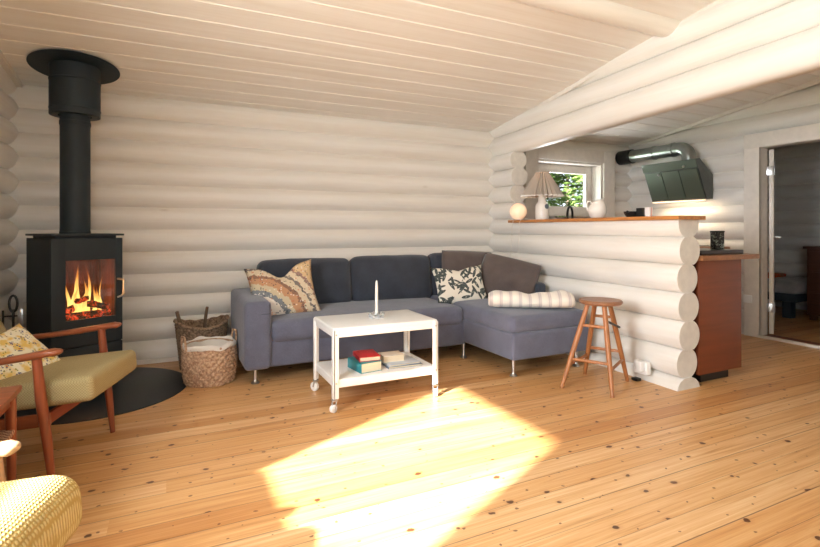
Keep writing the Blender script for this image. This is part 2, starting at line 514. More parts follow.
# wall on the right with the doorway to the bedroom
DY0, DY1, DZ = 2.10, 2.985, 1.93
bm = new()
def right_piece(y0, y1, z0, z1):
    p = chain(seams_l, XR, 0.05, -1, zmin=z0, zmax=z1)
    loop = p + [(XR + 0.07, p[-1][1]), (XR + 0.07, p[0][1])]
    prism(bm, loop, lambda u, v, t: (u, t, v), y0, y1)
right_piece(DY1 + 0.03, YB + 0.1, 0, 2.95); right_piece(-3.6, DY0 - 0.03, 0, 2.95); right_piece(DY0 - 0.03, DY1 + 0.03, DZ + 0.03, 2.95)
tag(obj('wall_right', bm, M['log_y'], smooth=50), kind='structure')

# bedroom walls
bm = new()
p = chain(seams_l, XE, 0.05, -1); prism(bm, p + [(XE + 0.2, p[-1][1]), (XE + 0.2, p[0][1])], lambda u, v, t: (u, t, v), 0.5, YB + 0.1)
tag(obj('wall_bedroom', bm, M['log_y'], smooth=50), kind='structure')
bm = new()
p = chain(seams_l, 1.0, 0.05, 1); prism(bm, p + [(0.85, p[-1][1]), (0.85, p[0][1])], lambda u, v, t: (t, u, v), XR + 0.05, XE + 0.1)
tag(obj('wall_bedroom_side', bm, M['log_x'], smooth=50), kind='structure')

# low log wall between living room and kitchen, log ends towards the viewer
XC = 3.2
def px(y): return 0.04 * (y - 2.235)      # the partition stands a touch out of square
def log_stack(bm, seams, y0, y1, xw=0.09, r=0.105, zmin=None, zmax=None, tilt=0.0, yref=4.0, cap=1):
    left = chain(seams, XC - xw / 2, r - xw / 2, -1, 12, zmin, zmax)
    right = chain(seams, XC + xw / 2, r - xw / 2, 1, 12, zmin, zmax)
    loop = left + right[::-1]
    prism(bm, loop, lambda u, v, t: (u + px(t), t, v + tilt * (yref - t)), y0, y1, 0, cap)
seams_h = [-0.115, 0.075, 0.27, 0.465, 0.66, 0.855, 1.045, 1.235]
bm = new()
# every log end stands a little further out or in than its neighbour
offs = [0.0, 0.012, -0.006, 0.0, 0.01, -0.008, 0.0]
for (a, b_), o in zip(zip(seams_h, seams_h[1:]), offs):
    log_stack(bm, [a, b_], 2.235 + o, YB, zmin=max(0, a) if a < 0 else None, zmax=1.163 if b_ > 1.165 else None, r=0.118 if a < 0 else 0.106)
tag(obj('wall_divider', bm, [M['log_y'], M['log_end']], smooth=50), kind='structure')
bm = new()
seams_s = [1.165, 1.21, 1.385, 1.56, 1.738, 1.92]
for (a, b_), o in zip(zip(seams_s[1:], seams_s[2:]), [0.0, 0.015, -0.01, 0.01]):
    log_stack(bm, [a, b_], 4.18 + o, YB)
log_stack(bm, [1.04, 1.21], 4.20, YB, zmin=1.15)
tag(obj('wall_stub', bm, [M['log_y'], M['log_end']], smooth=50), kind='structure')
bm = new()
sb = [1.911, 2.122, 2.31, 2.50, 2.69, 2.88, 3.07]
for a, b_ in zip(sb, sb[1:]):
    log_stack(bm, [a, b_], -3.4, YB, tilt=0.026, xw=0.10, r=0.102)
tag(obj('wall_beam', bm, [M['log_y'], M['log_end']], smooth=50), kind='structure')

# round purlin under the ceiling, along x
bm = new(); yp = 2.33
cyl(bm, (-1.15, yp, roof_z(yp) + 0.04), (3.15, yp, roof_z(yp) + 0.04), 0.10, n=28)
tag(obj('trim_1', bm, M['ceil'], smooth=50), kind='structure')
# sloped moulding between ceiling and the upper log wall, and its kitchen twin; board at left wall
for nm, x0, x1 in (('trim_2', 3.115, 3.15), ('trim_3', 5.355, 5.385), ('trim_4', -1.06, -1.0)):
    bm = new()
    for ya, yb in ((4.56, 0.0), (0.0, -3.28)):
        v = [bm.verts.new((x + (px(yy) if nm == 'trim_2' else 0), yy, roof_z(yy if yy else 0.0001) + dz)) for yy in (ya, yb) for x in (x0, x1) for dz in (-0.035, 0.004)]
        for q in ((0, 1, 3, 2), (4, 5, 7, 6), (0, 2, 6, 4), (1, 3, 7, 5), (0, 1, 5, 4), (2, 3, 7, 6)): bm.faces.new([v[k] for k in q])
    tag(obj(nm, bm, M['trim'], smooth=0), kind='structure')

# baseboards
bm = new(); bb(bm, (-1.05, YB - 0.065, 0), (3.1, YB - 0.04, 0.035), 0.004)
tag(obj('baseboard_back', bm, M['trim']), kind='structure')
bm = new(); bb(bm, (XL + 0.03, -3.2, 0), (XL + 0.065, YB - 0.05, 0.035), 0.004)
tag(obj('baseboard_left', bm, M['trim']), kind='structure')

# ---------------- windows
def window(name, axis, a0, a1, z0, z1, plane, depth, casing, sash, inward, mullions=(), fmat=None, casing_h=None):
    """axis 'x': window in a wall along x (plane = y of the inner face); inward = sign pointing to the room"""
    fm = fmat or M['trim']; ch = casing_h or casing
    root = bpy.data.objects.new(name, None); COL.objects.link(root); tag(root, kind='structure')
    def P(lo, hi):   # lo/hi in (along, across, z)
        if axis == 'x': return (lo[0], min(lo[1], hi[1]), lo[2]), (hi[0], max(lo[1], hi[1]), hi[2])
        return (min(lo[1], hi[1]), lo[0], lo[2]), (max(lo[1], hi[1]), hi[0], hi[2])
    back = plane - inward * depth
    # casing boards on the wall
    bm = new()
    f0, f1 = plane + inward * 0.0, plane + inward * 0.03
    for lo, hi in (((a0 - casing, f0, z0 - 0.05), (a0, f1, z1 + ch)), ((a1, f0, z0 - 0.05), (a1 + casing, f1, z1 + ch)), ((a0, f0, z1), (a1, f1, z1 + ch))):
        bb(bm, *P(lo, hi), bev=0.004)
    obj('casing', bm, fm, root)
    bm = new()
    for lo, hi in (((a0, plane, z0), (a0 + 0.025, back, z1)), ((a1 - 0.025, plane, z0), (a1, back, z1)), ((a0 + 0.025, plane, z1 - 0.025), (a1 - 0.025, back, z1)), ((a0 + 0.025, plane + inward * 0.05, z0), (a1 - 0.025, back, z0 + 0.03))):
        bb(bm, *P(lo, hi), bev=0.003)
    obj('lining', bm, fm, root)
    s0, s1 = back, back + inward * 0.05
    bm = new()
    b0, b1, c0, c1 = a0 + 0.025, a1 - 0.025, z0 + 0.03, z1 - 0.025
    for lo, hi in (((b0, s0, c0), (b0 + sash, s1, c1)), ((b1 - sash, s0, c0), (b1, s1, c1)), ((b0 + sash, s0, c1 - sash), (b1 - sash, s1, c1)), ((b0 + sash, s0, c0), (b1 - sash, s1, c0 + sash))):
        bb(bm, *P(lo, hi), bev=0.004)
    for mm in mullions: bb(bm, *P((mm - 0.03, s0, c0 + sash), (mm + 0.03, s1, c1 - sash)), bev=0.004)
    obj('sash', bm, fm, root)
    bm = new(); sm = (s0 + s1) / 2
    bb(bm, *P((b0 + sash, sm - 0.003, c0 + sash), (b1 - sash, sm + 0.003, c1 - sash)))
    obj('pane', bm, M['glass'], root, smooth=0)
    return root
window('window_1', 'x', *KW, YB - 0.055, 0.2, 0.19, 0.10, -1, casing_h=0.15)
window('window_2', 'y', *LW, XL + 0.05, 0.15, 0.10, 0.02, 1)
window('window_added_front', 'x', -0.6, 1.0, 0.25, 2.15, YF + 0.05, 0.18, 0.10, 0.05, 1, (0.2,))  # unseen window added behind the viewpoint for the front fill
window('window_added_left', 'y', *LV, XL + 0.05, 0.15, 0.10, 0.05, 1, (-1.68,))  # unseen window added on the left to brighten the room

# ---------------- doorway: casing, lining, threshold, leaf swung into the bedroom
bm = new(); cx0, cx1 = XR - 0.075, XR - 0.045
bb(bm, (cx0, DY1, 0), (cx1, DY1 + 0.15, DZ + 0.14), 0.004)
bb(bm, (cx0, DY0 - 0.12, 0), (cx1, DY0, DZ + 0.14), 0.004)
bb(bm, (cx0 - 0.004, DY0 - 0.12, DZ), (cx1, DY1 + 0.15, DZ + 0.14), 0.004)
tag(obj('trim_5', bm, M['trim']), kind='structure')
bm = new()
bb(bm, (cx1 - 0.02, DY1, 0), (XR + 0.075, DY1 + 0.03, DZ), 0.002)
bb(bm, (cx1 - 0.02, DY0 - 0.03, 0), (XR + 0.075, DY0, DZ), 0.002)
bb(bm, (cx1 - 0.02, DY0 - 0.03, DZ - 0.005), (XR + 0.075, DY1 + 0.03, DZ + 0.03), 0.002)
tag(obj('trim_6', bm, M['trim']), kind='structure')
bm = new(); bb(bm, (cx0 - 0.01, DY0 - 0.02, 0.0), (cx1 - 0.005, DY1 + 0.02, 0.028), 0.006)
tag(obj('trim_7', bm, M['trim']), kind='structure')
bm = new(); bb(bm, (cx1 - 0.005, DY0, 0.0), (XR + 0.10, DY1, 0.02), 0.004)
tag(obj('trim_8', bm, M['panel']), kind='structure')
d = bpy.data.objects.new('door_1', None); COL.objects.link(d); tag(d, kind='structure')
d.location = (XR + 0.075, DY1 - 0.012, 0.03); d.rotation_euler = (0, 0, math.radians(27.5))
bm = new(); bb(bm, (0, -0.04, 0), (0.80, 0.0, DZ - 0.05), 0.003); obj('door_leaf', bm, M['trim'], d)
for z in (0.22, 1.62):
    bm = new(); bb(bm, (-0.008, -0.03, z), (0.0, 0.02, z + 0.09), 0.002); cyl(bm, (-0.008, -0.043, z), (-0.008, -0.043, z + 0.09), 0.008, n=10)
    obj('hinge', bm, M['metal'], d)
bm = new(); sweep(bm, [(0.74, -0.04, 0.98), (0.74, -0.09, 0.98), (0.64, -0.09, 0.98)], 0.009, 8); obj('door_handle', bm, M['metal'], d)

# added unseen slab that keeps the sun out of the rear left window
bm = new(); bb(bm, (-6.5, -7.5, 2.32), (-1.24, -0.75, 2.40))
tag(obj('sun_blocker', bm, M['ceil'], smooth=0), kind='structure')
# ---------------- ground outside
bm = new(); bb(bm, (-14, -14, -0.5), (18, 18, -0.35))
tag(obj('ground', bm, simple('lawn', (112, 150, 70), 0.95, var=0.2, scale=2), smooth=0), kind='structure')

# ================================================================== CORNER SOFA
sofa = thing('corner_sofa', 'blue-grey fabric corner sofa with charcoal back cushions and a chaise at its right end', 'sofa', (1.75, 4.0, 0))
def sp(name, bm, m, smooth=60, label=None):
    o = obj(name, bm, m, None, smooth); o.parent = sofa; o.matrix_parent_inverse = sofa_inv
    if label: o['label'] = label
    return o
sofa_inv = Matrix.Translation((-1.75, -4.0, 0))
SX0, SX1, SY0, SY1 = 0.44, 3.03, 3.56, 4.47
bm = new(); rbox(bm, (1.64, 0.86, 0.20), 0.02, (0, 0.004, 0), c=(1.44, 4.03, 0.215)); sp('seat_base', bm, M['sofa'])
bm = new(); rbox(bm, (0.75, 1.54, 0.20), 0.02, (0, 0.004, 0), c=(2.61, 3.69, 0.235)); sp('chaise_base', bm, M['sofa'])
bm = new(); rbox(bm, (1.605, 0.80, 0.155), 0.05, (0, 0.008, 0.018), c=(1.43, 3.97, 0.367), n=14); sp('seat_cushion', bm, M['sofa'])
bm = new(); rbox(bm, (0.76, 1.50, 0.13), 0.045, (0, 0.006, 0.02), c=(2.612, 3.68, 0.39), n=14); sp('chaise_cushion', bm, M['sofa'])
# arms, rounded blocks with a seam
bm = new(); rbox(bm, (0.185, 0.91, 0.475), 0.035, (0.006, 0.006, 0.012), c=(0.542, 4.015, 0.352), n=10); arm = sp('arm', bm, M['sofa'])
bm = new()
sweep(bm, [(0.467, 3.562, 0.50), (0.622, 3.555, 0.505)], 0.0025, 6)
sweep(bm, [(0.612, 3.57, 0.14), (0.618, 3.565, 0.35), (0.618, 3.565, 0.57)], 0.0025, 6)
so = obj('seam', bm, M['sofa_dark'], None); so.parent = arm
bm = new(); rbox(bm, (0.11, 0.93, 0.50), 0.035, (0.006, 0.004, 0.01), c=(3.02, 3.98, 0.36)); sp('arm', bm, M['sofa_dark'], label='charcoal low arm beside the log wall')
bm = new(); rbox(bm, (2.34, 0.13, 0.50), 0.04, c=(1.86, 4.43, 0.36)); sp('back_frame', bm, M['sofa'])
tilt = Matrix.Rotation(math.radians(-9), 3, 'X')
for cx, w, zz, rr in ((1.045, 0.80, 0.635, 0), (1.855, 0.80, 0.645, 1), (2.61, 0.70, 0.66, 2)):
    bm = new(); rbox(bm, (w, 0.17, 0.42), 0.06, (0.004, 0.03, 0.012), c=(cx, 4.27, zz - 0.012), rot=tilt, wob=0.006, seed=rr * 3)
    sp('back_cushion', bm, M['sofa_dark'])
def foot(x, y):
    bm = new(); lathe(bm, [(0, 0), (0.028, 0), (0.03, 0.006), (0.014, 0.02), (0.012, 0.03), (0.013, 0.14), (0, 0.14)], 16, (x, y, 0)); sp('leg', bm, M['metal'])
for x, y in ((0.535, 3.66), (0.535, 4.38), (1.45, 3.66), (2.30, 3.0), (2.92, 3.0), (2.90, 4.38), (2.25, 3.62)): foot(x, y)

# ---------------- cushions and throw
def kelim_mat():
    t = NT('bohemian_patchwork_fabric'); tc = t.a('ShaderNodeTexCoord')
    sx = t.a('ShaderNodeSeparateXYZ'); t.link(tc.outputs['Object'], sx.inputs[0])
    # stripes curve round the lower left corner
    dx = t.math('ADD', sx.outputs[0], 0.30); dz = t.math('ADD', sx.outputs[2], 0.30)
    r = t.math('SQRT', t.math('ADD', t.math('MULTIPLY', dx, dx), t.math('MULTIPLY', dz, dz)))
    n = t.noise(tc.outputs['Object'], 30, 3); r2 = t.math('ADD', r, t.math('MULTIPLY', t.math('SUBTRACT', n, 0.5), 0.07))
    k = t.math('DIVIDE', r2, 0.72, clamp=True)
    L = lambda *c: lin(c)
    col = t.ramp(k, [(0.0, L(226, 206, 190)), (0.26, L(230, 196, 176)), (0.33, L(232, 224, 214)), (0.42, L(120, 124, 128)), (0.47, L(196, 180, 150)),
                     (0.53, L(188, 140, 104)), (0.60, L(140, 104, 84)), (0.64, L(206, 188, 160)), (0.70, L(120, 110, 104)), (0.73, L(214, 196, 168)), (0.80, L(150, 120, 110)), (0.83, L(216, 184, 140)), (1.0, L(224, 190, 150))], 'CONSTANT')
    v = t.a('ShaderNodeTexVoronoi'); v.inputs['Scale'].default_value = 62; t.link(tc.outputs['Object'], v.inputs['Vector'])
    sc = t.a('ShaderNodeSeparateColor'); t.link(v.outputs['Color'], sc.inputs[0])
    spot = t.math('MULTIPLY', t.math('LESS_THAN', v.outputs['Distance'], 0.36), t.math('GREATER_THAN', sc.outputs[0], 0.45))
    col2 = t.ramp(sc.outputs[1], [(0.0, L(60, 62, 70)), (0.35, L(232, 222, 205)), (0.7, L(196, 110, 74)), (1.0, L(90, 110, 120))], 'CONSTANT')
    t.set(Base_Color=t.mix(t.math('MULTIPLY', spot, 0.75), col, col2), Roughness=0.95)
    t.bump(t.noise(tc.outputs['Object'], 300, 2), 0.4, 0.002); return t.m

def leaf_print(name, base, ink, scale, thr, petal=2.6):
    """leaves: stretched cells turned in random directions"""
    t = NT(name); tc = t.a('ShaderNodeTexCoord'); col = lin(base)
    last = None
    for i, ang in enumerate((0.5, -0.5, 1.1, -1.1, 1.6, 0.1, 0.8)):
        mp2 = t.a('ShaderNodeMapping'); mp2.inputs['Scale'].default_value = (1.0, 0.0, petal); t.link(t.coords(rot=(0, ang, 0)), mp2.inputs['Vector']); c = mp2.outputs[0]
        ad = t.a('ShaderNodeVectorMath', operation='ADD'); t.link(c, ad.inputs[0]); ad.inputs[1].default_value = (i * 3.7, 0, i * 1.9)
        v = t.a('ShaderNodeTexVoronoi'); v.inputs['Scale'].default_value = scale; t.link(ad.outputs[0], v.inputs['Vector'])
        s = t.a('ShaderNodeSeparateColor'); t.link(v.outputs['Color'], s.inputs[0])
        m = t.math('MULTIPLY', t.math('LESS_THAN', v.outputs['Distance'], thr), t.math('GREATER_THAN', s.outputs[0], 0.38))
        vein = t.math('LESS_THAN', v.outputs['Distance'], thr * 0.18)
        m = t.math('SUBTRACT', m, vein, clamp=True)
        last = m if last is None else t.math('MAXIMUM', last, m)
    n = t.noise(tc.outputs['Object'], 90, 2)
    inkc = t.ramp(n, [(0.4, lin(ink)), (0.65, tuple(min(1, v * 2.2) for v in lin(ink)[:3]) + (1,))])
    t.set(Base_Color=t.mix(last, col, inkc), Roughness=0.95)
    t.bump(t.noise(tc.outputs['Object'], 320, 2), 0.35, 0.002); return t.m

def flower_print():
    t = NT('small_flower_fabric'); tc = t.a('ShaderNodeTexCoord')
    col = lin((232, 218, 184)); L = lambda *c: lin(c)
    n = t.noise(tc.outputs['Object'], 24, 2)
    col = t.ramp(n, [(0.45, L(236, 226, 200)), (0.6, L(226, 190, 104))])
    v = t.a('ShaderNodeTexVoronoi'); v.inputs['Scale'].default_value = 20; v.inputs['Randomness'].default_value = 0.45
    t.link(t.coords(scale=(1, 0, 1)), v.inputs['Vector'])
    d = v.outputs['Distance']
    v2 = t.a('ShaderNodeTexVoronoi'); v2.inputs['Scale'].default_value = 95; t.link(t.coords(scale=(1, 0, 1)), v2.inputs['Vector'])
    petals = t.math('MULTIPLY', t.math('LESS_THAN', d, 0.42), t.math('LESS_THAN', v2.outputs['Distance'], 0.42))
    col = t.mix(petals, col, L(112, 104, 124))
    core = t.math('LESS_THAN', d, 0.10); col = t.mix(core, col, L(200, 120, 60))
    sc = t.a('ShaderNodeSeparateColor'); t.link(v2.outputs['Color'], sc.inputs[0])
    leaf = t.math('MULTIPLY', t.math('GREATER_THAN', sc.outputs[0], 0.80), t.math('MULTIPLY', t.math('GREATER_THAN', d, 0.42), t.math('LESS_THAN', v2.outputs['Distance'], 0.4)))
    col = t.mix(leaf, col, L(150, 140, 70))
    t.set(Base_Color=col, Roughness=0.95); t.bump(t.noise(tc.outputs['Object'], 320, 2), 0.3, 0.002); return t.m

def scatter(name, label, w, h, t, mat, loc, rot, seed=0, dent=0, group=None):
    bm = new(); pillow(bm, w, h, t, seed, dent=dent, two=isinstance(mat, list), pinch=-0.03 if name == 'large_pillow' else 0.10, wr=0.03 if name == 'large_pillow' else 0.012)
    o = obj(name, bm, mat, smooth=180); o.location = loc; o.rotation_euler = rot
    return tag(o, label, 'cushion', group)
R = math.radians
scatter('throw_pillow', 'patchwork patterned pillow in cream, orange and grey leaning in the sofa corner', 0.53, 0.46, 0.15, [kelim_mat(), M['sofa_dark']], (0.785, 3.93, 0.615), (R(-26), R(-7), R(-4)), 1, dent=0.24)
scatter('throw_pillow', 'cream pillow printed with dark leaves, in the middle of the sofa', 0.50, 0.37, 0.13, leaf_print('dark_leaf_print', (222, 216, 202), (58, 64, 62), 7.4, 0.335, 3.5), (2.35, 3.84, 0.592), (R(-27), R(-2), R(-10)), 2, dent=0.08)
scatter('large_pillow', 'plain brown-grey pillow behind the leaf-printed pillow', 0.52, 0.46, 0.18, M['brown_fab'], (2.57, 4.05, 0.66), (R(-16), R(3), R(-10)), 3)
scatter('large_pillow', 'plain brown-grey pillow in the corner above the striped throw', 0.54, 0.46, 0.18, M['brown_fab'], (2.80, 3.76, 0.612), (R(-24), R(12), R(-50)), 5)

t = NT('striped_throw_wool'); tc = t.a('ShaderNodeTexCoord'); sx = t.a('ShaderNodeSeparateXYZ'); t.link(tc.outputs['Object'], sx.inputs[0])
n = t.noise(tc.outputs['Object'], 6, 2)
k = t.math('FRACT', t.math('DIVIDE', t.math('ADD', sx.outputs[0], 5.0), 0.075))
t.set(Base_Color=t.ramp(k, [(0.0, lin((236, 228, 216))), (0.36, lin((224, 214, 204))), (0.44, lin((192, 180, 178))), (0.56, lin((216, 204, 196))), (0.64, lin((200, 188, 184))), (0.72, lin((234, 226, 214)))]), Roughness=0.95)
t.p.inputs['Sheen Weight'].default_value = 0.3
t.bump(t.noise(tc.outputs['Object'], 160, 2), 0.6, 0.003)
bm = new(); N = 26; rings = []
for i in range(N + 1):
    u = i / N; x = -0.32 + 0.64 * u
    sag = 0.012 * math.sin(u * 9) + 0.006 * math.sin(u * 23)
    ring = []
    for k_ in range(28):
        th = 2 * PI * k_ / 28; endf = 1 - 0.10 * (abs(2 * u - 1) ** 8)
        rr = 1 + 0.05 * math.sin(3 * th + u * 5) + 0.04 * noise.noise(Vector((u * 8, th, 0)))
        y_ = math.cos(th) * 0.115 * rr * endf; z_ = math.sin(th) * 0.062 * rr * endf
        ring.append(bm.verts.new((x, y_, max(-0.056, z_ + (sag if z_ > 0 else 0)))))
    rings.append(ring)
for A, B in zip(rings, rings[1:]):
    for k_ in range(28): bm.faces.new((A[k_], A[(k_ + 1) % 28], B[(k_ + 1) % 28], B[k_]))
for Rg, s in ((rings[0], -1), (rings[-1], 1)):   # rolled ends
    prev = Rg
    for f_, off in ((0.8, 0.012), (0.62, -0.006), (0.42, 0.010), (0.2, -0.004)):
        c0 = sum((v.co for v in Rg), Vector()) / 28
        nr = [bm.verts.new(c0 + (v.co - c0) * f_ + Vector((s * off, 0, 0))) for v in Rg]
        for k_ in range(28): bm.faces.new((prev[k_], prev[(k_ + 1) % 28], nr[(k_ + 1) % 28], nr[k_]))
        prev = nr
    bm.faces.new(prev)
o = obj('folded_throw', bm, t.m, smooth=60); o.location = (2.59, 3.16, 0.532); o.rotation_euler = (0, 0, R(-33))
tag(o, 'cream and grey striped throw rolled up on the chaise', 'blanket')

# ================================================================== WHITE TROLLEY TABLE
TX0, TX1, TY0, TY1, TZ = 0.868, 1.578, 2.86, 3.32, 0.505
tb = thing('trolley_table', 'white two-tier coffee table on castors standing on the sunny floor', 'table', ((TX0 + TX1) / 2, (TY0 + TY1) / 2, 0))
tinv = Matrix.Translation((-(TX0 + TX1) / 2, -(TY0 + TY1) / 2, 0))
def tp(name, bm, m, parent=None, smooth=40):
    o = obj(name, bm, m, None, smooth); o.parent = parent or tb
    if not parent: o.matrix_parent_inverse = tinv
    return o
bm = new(); bb(bm, (TX0, TY0, TZ - 0.03), (TX1, TY1, TZ), 0.012, 3)
tp('table_top', bm, M['white_metal'])
bm = new()
bb(bm, (TX0 + 0.03, TY0 + 0.004, TZ - 0.058), (TX1 - 0.03, TY0 + 0.018, TZ - 0.025), 0.002); bb(bm, (TX0 + 0.03, TY1 - 0.018, TZ - 0.058), (TX1 - 0.03, TY1 - 0.004, TZ - 0.025), 0.002)
bb(bm, (TX0 + 0.004, TY0 + 0.03, TZ - 0.058), (TX0 + 0.018, TY1 - 0.03, TZ - 0.025), 0.002); bb(bm, (TX1 - 0.018, TY0 + 0.03, TZ - 0.058), (TX1 - 0.004, TY1 - 0.03, TZ - 0.025), 0.002)
tp('apron', bm, M['white_metal'])
SH = 0.195
bm = new(); bb(bm, (TX0 + 0.006, TY0 + 0.006, SH - 0.052), (TX1 - 0.006, TY1 - 0.006, SH), 0.008, 3)
tp('shelf', bm, M['white_metal'])
for ix, x in enumerate((TX0, TX1)):
    for iy, y in enumerate((TY0, TY1)):
        sx_, sy_ = (1 if ix == 0 else -1), (1 if iy == 0 else -1)
        bm = new()
        x0, x1 = sorted((x, x + sx_ * 0.034)); y0, y1 = sorted((y - sy_ * 0.003, y + sy_ * 0.034))
        bb(bm, (x0, min(y - sy_ * .003, y + sy_ * 0.014), 0.08), (x1, max(y - sy_ * .003, y + sy_ * 0.014), TZ - 0.012), 0.004)
        bb(bm, (min(x - sx_ * .002, x + sx_ * 0.014), y0, 0.08), (max(x - sx_ * .002, x + sx_ * 0.014), y1, TZ - 0.012), 0.004)
        lg = tp('leg', bm, M['white_metal'])
        bm = new()
        for z in (TZ - 0.04, SH - 0.02):
            bm = new(); cyl(bm, (x + sx_ * 0.017, y - sy_ * 0.003, z), (x + sx_ * 0.017, y - sy_ * 0.007, z), 0.005, n=12); tp('screw', bm, M['metal'], lg)
        # castor: stem, fork and wheel
        cx, cy = x + sx_ * 0.012, y + sy_ * 0.014; ang = (0.5, -1.0, 1.3, 0.4)[ix * 2 + iy]
        dv = Vector((math.cos(ang), math.sin(ang), 0)); pv = Vector((-dv.y, dv.x, 0)); c0 = Vector((cx, cy, 0)) - dv * 0.010
        wr = 0.031 if (ix, iy) == (0, 1) else 0.024
        bm = new(); cyl(bm, (cx, cy, 0.065), (cx, cy, 0.11), 0.008, n=12)
        sweep(bm, [Vector((cx, cy, 0.07)) + pv * 0.016, c0 + pv * 0.016 + Vector((0, 0, wr))], 0.005, 8)
        sweep(bm, [Vector((cx, cy, 0.07)) - pv * 0.016, c0 - pv * 0.016 + Vector((0, 0, wr))], 0.005, 8)
        box(bm, (cx, cy, 0.072), (0.036, 0.036, 0.01), 0.003)
        cs = tp('castor_fork', bm, M['metal'])
        bm = new()
        for k_, rr in ((-0.011, 0.028), (-0.008, wr), (0.008, wr)): pass
        sweep(bm, [c0 + pv * a + Vector((0, 0, wr)) for a in (-0.012, -0.009, 0.009, 0.012)], [wr * 0.8, wr, wr, wr * 0.8], 24)
        tp('castor_wheel', bm, M['castor'] if 'castor' in M else M['white_metal'], cs)

# candle and holder
t = NT('cut_glass'); t.set(Base_Color=lin((200, 204, 206)), Roughness=0.12, Metallic=0.55); M['cutglass'] = t.m
bm = new()
lathe(bm, [(0, 0), (0.048, 0), (0.052, 0.006), (0.046, 0.014), (0.02, 0.014), (0.016, 0.03), (0.011, 0.03), (0.011, 0.012), (0, 0.012)], 40, fn=lambda r, z, th: (r * (1 + 0.10 * math.cos(8 * th)) if r > 0.03 else r, z))
for k_ in range(8):
    a = k_ * PI / 4; sweep(bm, [(0.03 * math.cos(a), 0.03 * math.sin(a), 0.014), (0.046 * math.cos(a), 0.046 * math.sin(a), 0.024), (0.06 * math.cos(a), 0.06 * math.sin(a), 0.020)], [0.008, 0.010, 0.003], 8)
o = obj('candle_holder', bm, M['cutglass']); o.location = (1.245, 3.11, TZ)
tag(o, 'small petal-shaped silvery candle holder on the white table', 'candle holder')
bm = new(); sweep(bm, [(0, 0, 0.0), (0, 0, 0.19), (0, 0, 0.225), (0, 0, 0.236)], [0.0105, 0.0095, 0.007, 0.002], 20)
cd = obj('candle', bm, simple('white_wax', (238, 234, 226), 0.5, var=0.01)); cd.location = (1.245, 3.11, TZ + 0.013)
tag(cd, 'tall white taper candle standing in the holder on the white table', 'candle')
bm = new(); sweep(bm, [(0, 0, 0.234), (0.001, 0, 0.250)], 0.0012, 6); obj('wick', bm, M['black'], cd)

# books on the shelf
def book(label, size, loc, rz, cover, pages=(232, 220, 196), spine=-1):
    w, d_, h = size      # width (spine side along x), depth y, thickness
    r = thing('book', label, 'book', loc, rz)
    th = min(0.003, h * 0.12); bm = new()
    bb(bm, (-w / 2, -d_ / 2, 0), (w / 2, d_ / 2, th), 0.001); bb(bm, (-w / 2, -d_ / 2, h - th), (w / 2, d_ / 2, h), 0.001)
    x0, x1 = (-w / 2, -w / 2 + 0.004) if spine < 0 else (w / 2 - 0.004, w / 2)
    bb(bm, (x0, -d_ / 2, 0), (x1, d_ / 2, h), 0.001); obj('cover', bm, cover, r)
    bm = new(); bb(bm, (-w / 2 + 0.004, -d_ / 2 + 0.004, th), (w / 2 - 0.004, d_ / 2 - 0.004, h - th)); obj('page_block', bm, M['pages'], r, smooth=0)
    return r
t = NT('paper_pages'); c = t.coords(scale=(1, 1, 300)); n = t.noise(c, 2, 2)
t.set(Base_Color=t.ramp(n, [(0.3, lin((206, 188, 156))), (0.7, lin((238, 226, 200)))]), Roughness=0.9); M['pages'] = t.m
C = lambda n_, c_: simple(n_, c_, 0.45, var=0.04)
book('thick book with teal cover lying under the red book on the table shelf', (0.15, 0.19, 0.062), (1.125, 3.02, SH), R(8), C('teal_cover', (40, 130, 140)))
book('red book on top of the thick teal one', (0.14, 0.19, 0.028), (1.15, 3.05, SH + 0.062), R(-6), C('red_cover', (196, 40, 48)))
book('large thin grey book at the bottom of the right-hand pile on the table shelf', (0.24, 0.20, 0.012), (1.385, 3.03, SH), R(-4), C('grey_cover', (120, 130, 142)))
book('thin blue-white magazine between the grey book and the cream book', (0.23, 0.18, 0.010), (1.377, 3.035, SH + 0.012), R(3), C('pale_blue_cover', (196, 206, 216)))
book('cream book on top of the two thin grey ones', (0.15, 0.12, 0.042), (1.335, 3.07, SH + 0.022), R(-2), C('cream_cover', (230, 222, 206)))

# ================================================================== WOOD STOVE
SR = R(28)
st = thing('wood_stove', 'black iron wood stove with a burning fire and a flue pipe up to the ceiling', 'stove', (-0.694 + 0.215 * math.cos(SR), 3.83 + 0.215 * math.sin(SR), 0.008), SR)
HW, DP = 0.215, 0.455
wx0, wx1, wz0, wz1 = -HW + 0.082, -HW + 0.384, 0.49, 0.885
I = M['black_iron']
bm = new()
# shell: sides, back, top, bottom
bb(bm, (-HW, 0.02, 0.02), (-HW + 0.012, DP, 1.03), 0.003); bb(bm, (HW - 0.012, 0.02, 0.02), (HW, DP, 1.03), 0.003)
bb(bm, (-HW, DP - 0.012, 0.02), (HW, DP, 1.03), 0.003)
bb(bm, (-HW, 0.02, 1.018), (HW, DP, 1.03), 0.003); bb(bm, (-HW, 0.02, 0.02), (HW, DP, 0.035), 0.003)
bb(bm, (-HW + 0.02, 0.03, 0.0), (HW - 0.02, DP - 0.03, 0.03), 0.003)
obj('body', bm, I, st)
bm = new(); bb(bm, (-HW - 0.006, -0.012, 1.046), (HW + 0.006, DP + 0.004, 1.060), 0.004); bb(bm, (-HW + 0.03, 0.03, 1.028), (HW - 0.03, DP - 0.03, 1.048))
obj('top_plate', bm, I, st)
bm = new()
bb(bm, (-HW, 0, 0.315), (wx0, 0.022, 1.03), 0.003); bb(bm, (wx1, 0, 0.315), (HW, 0.022, 1.03), 0.003)
bb(bm, (wx0 - 0.002, 0, wz1), (wx1 + 0.002, 0.022, 1.03), 0.0); bb(bm, (wx0 - 0.002, 0, 0.315), (wx1 + 0.002, 0.022, wz0), 0.0)
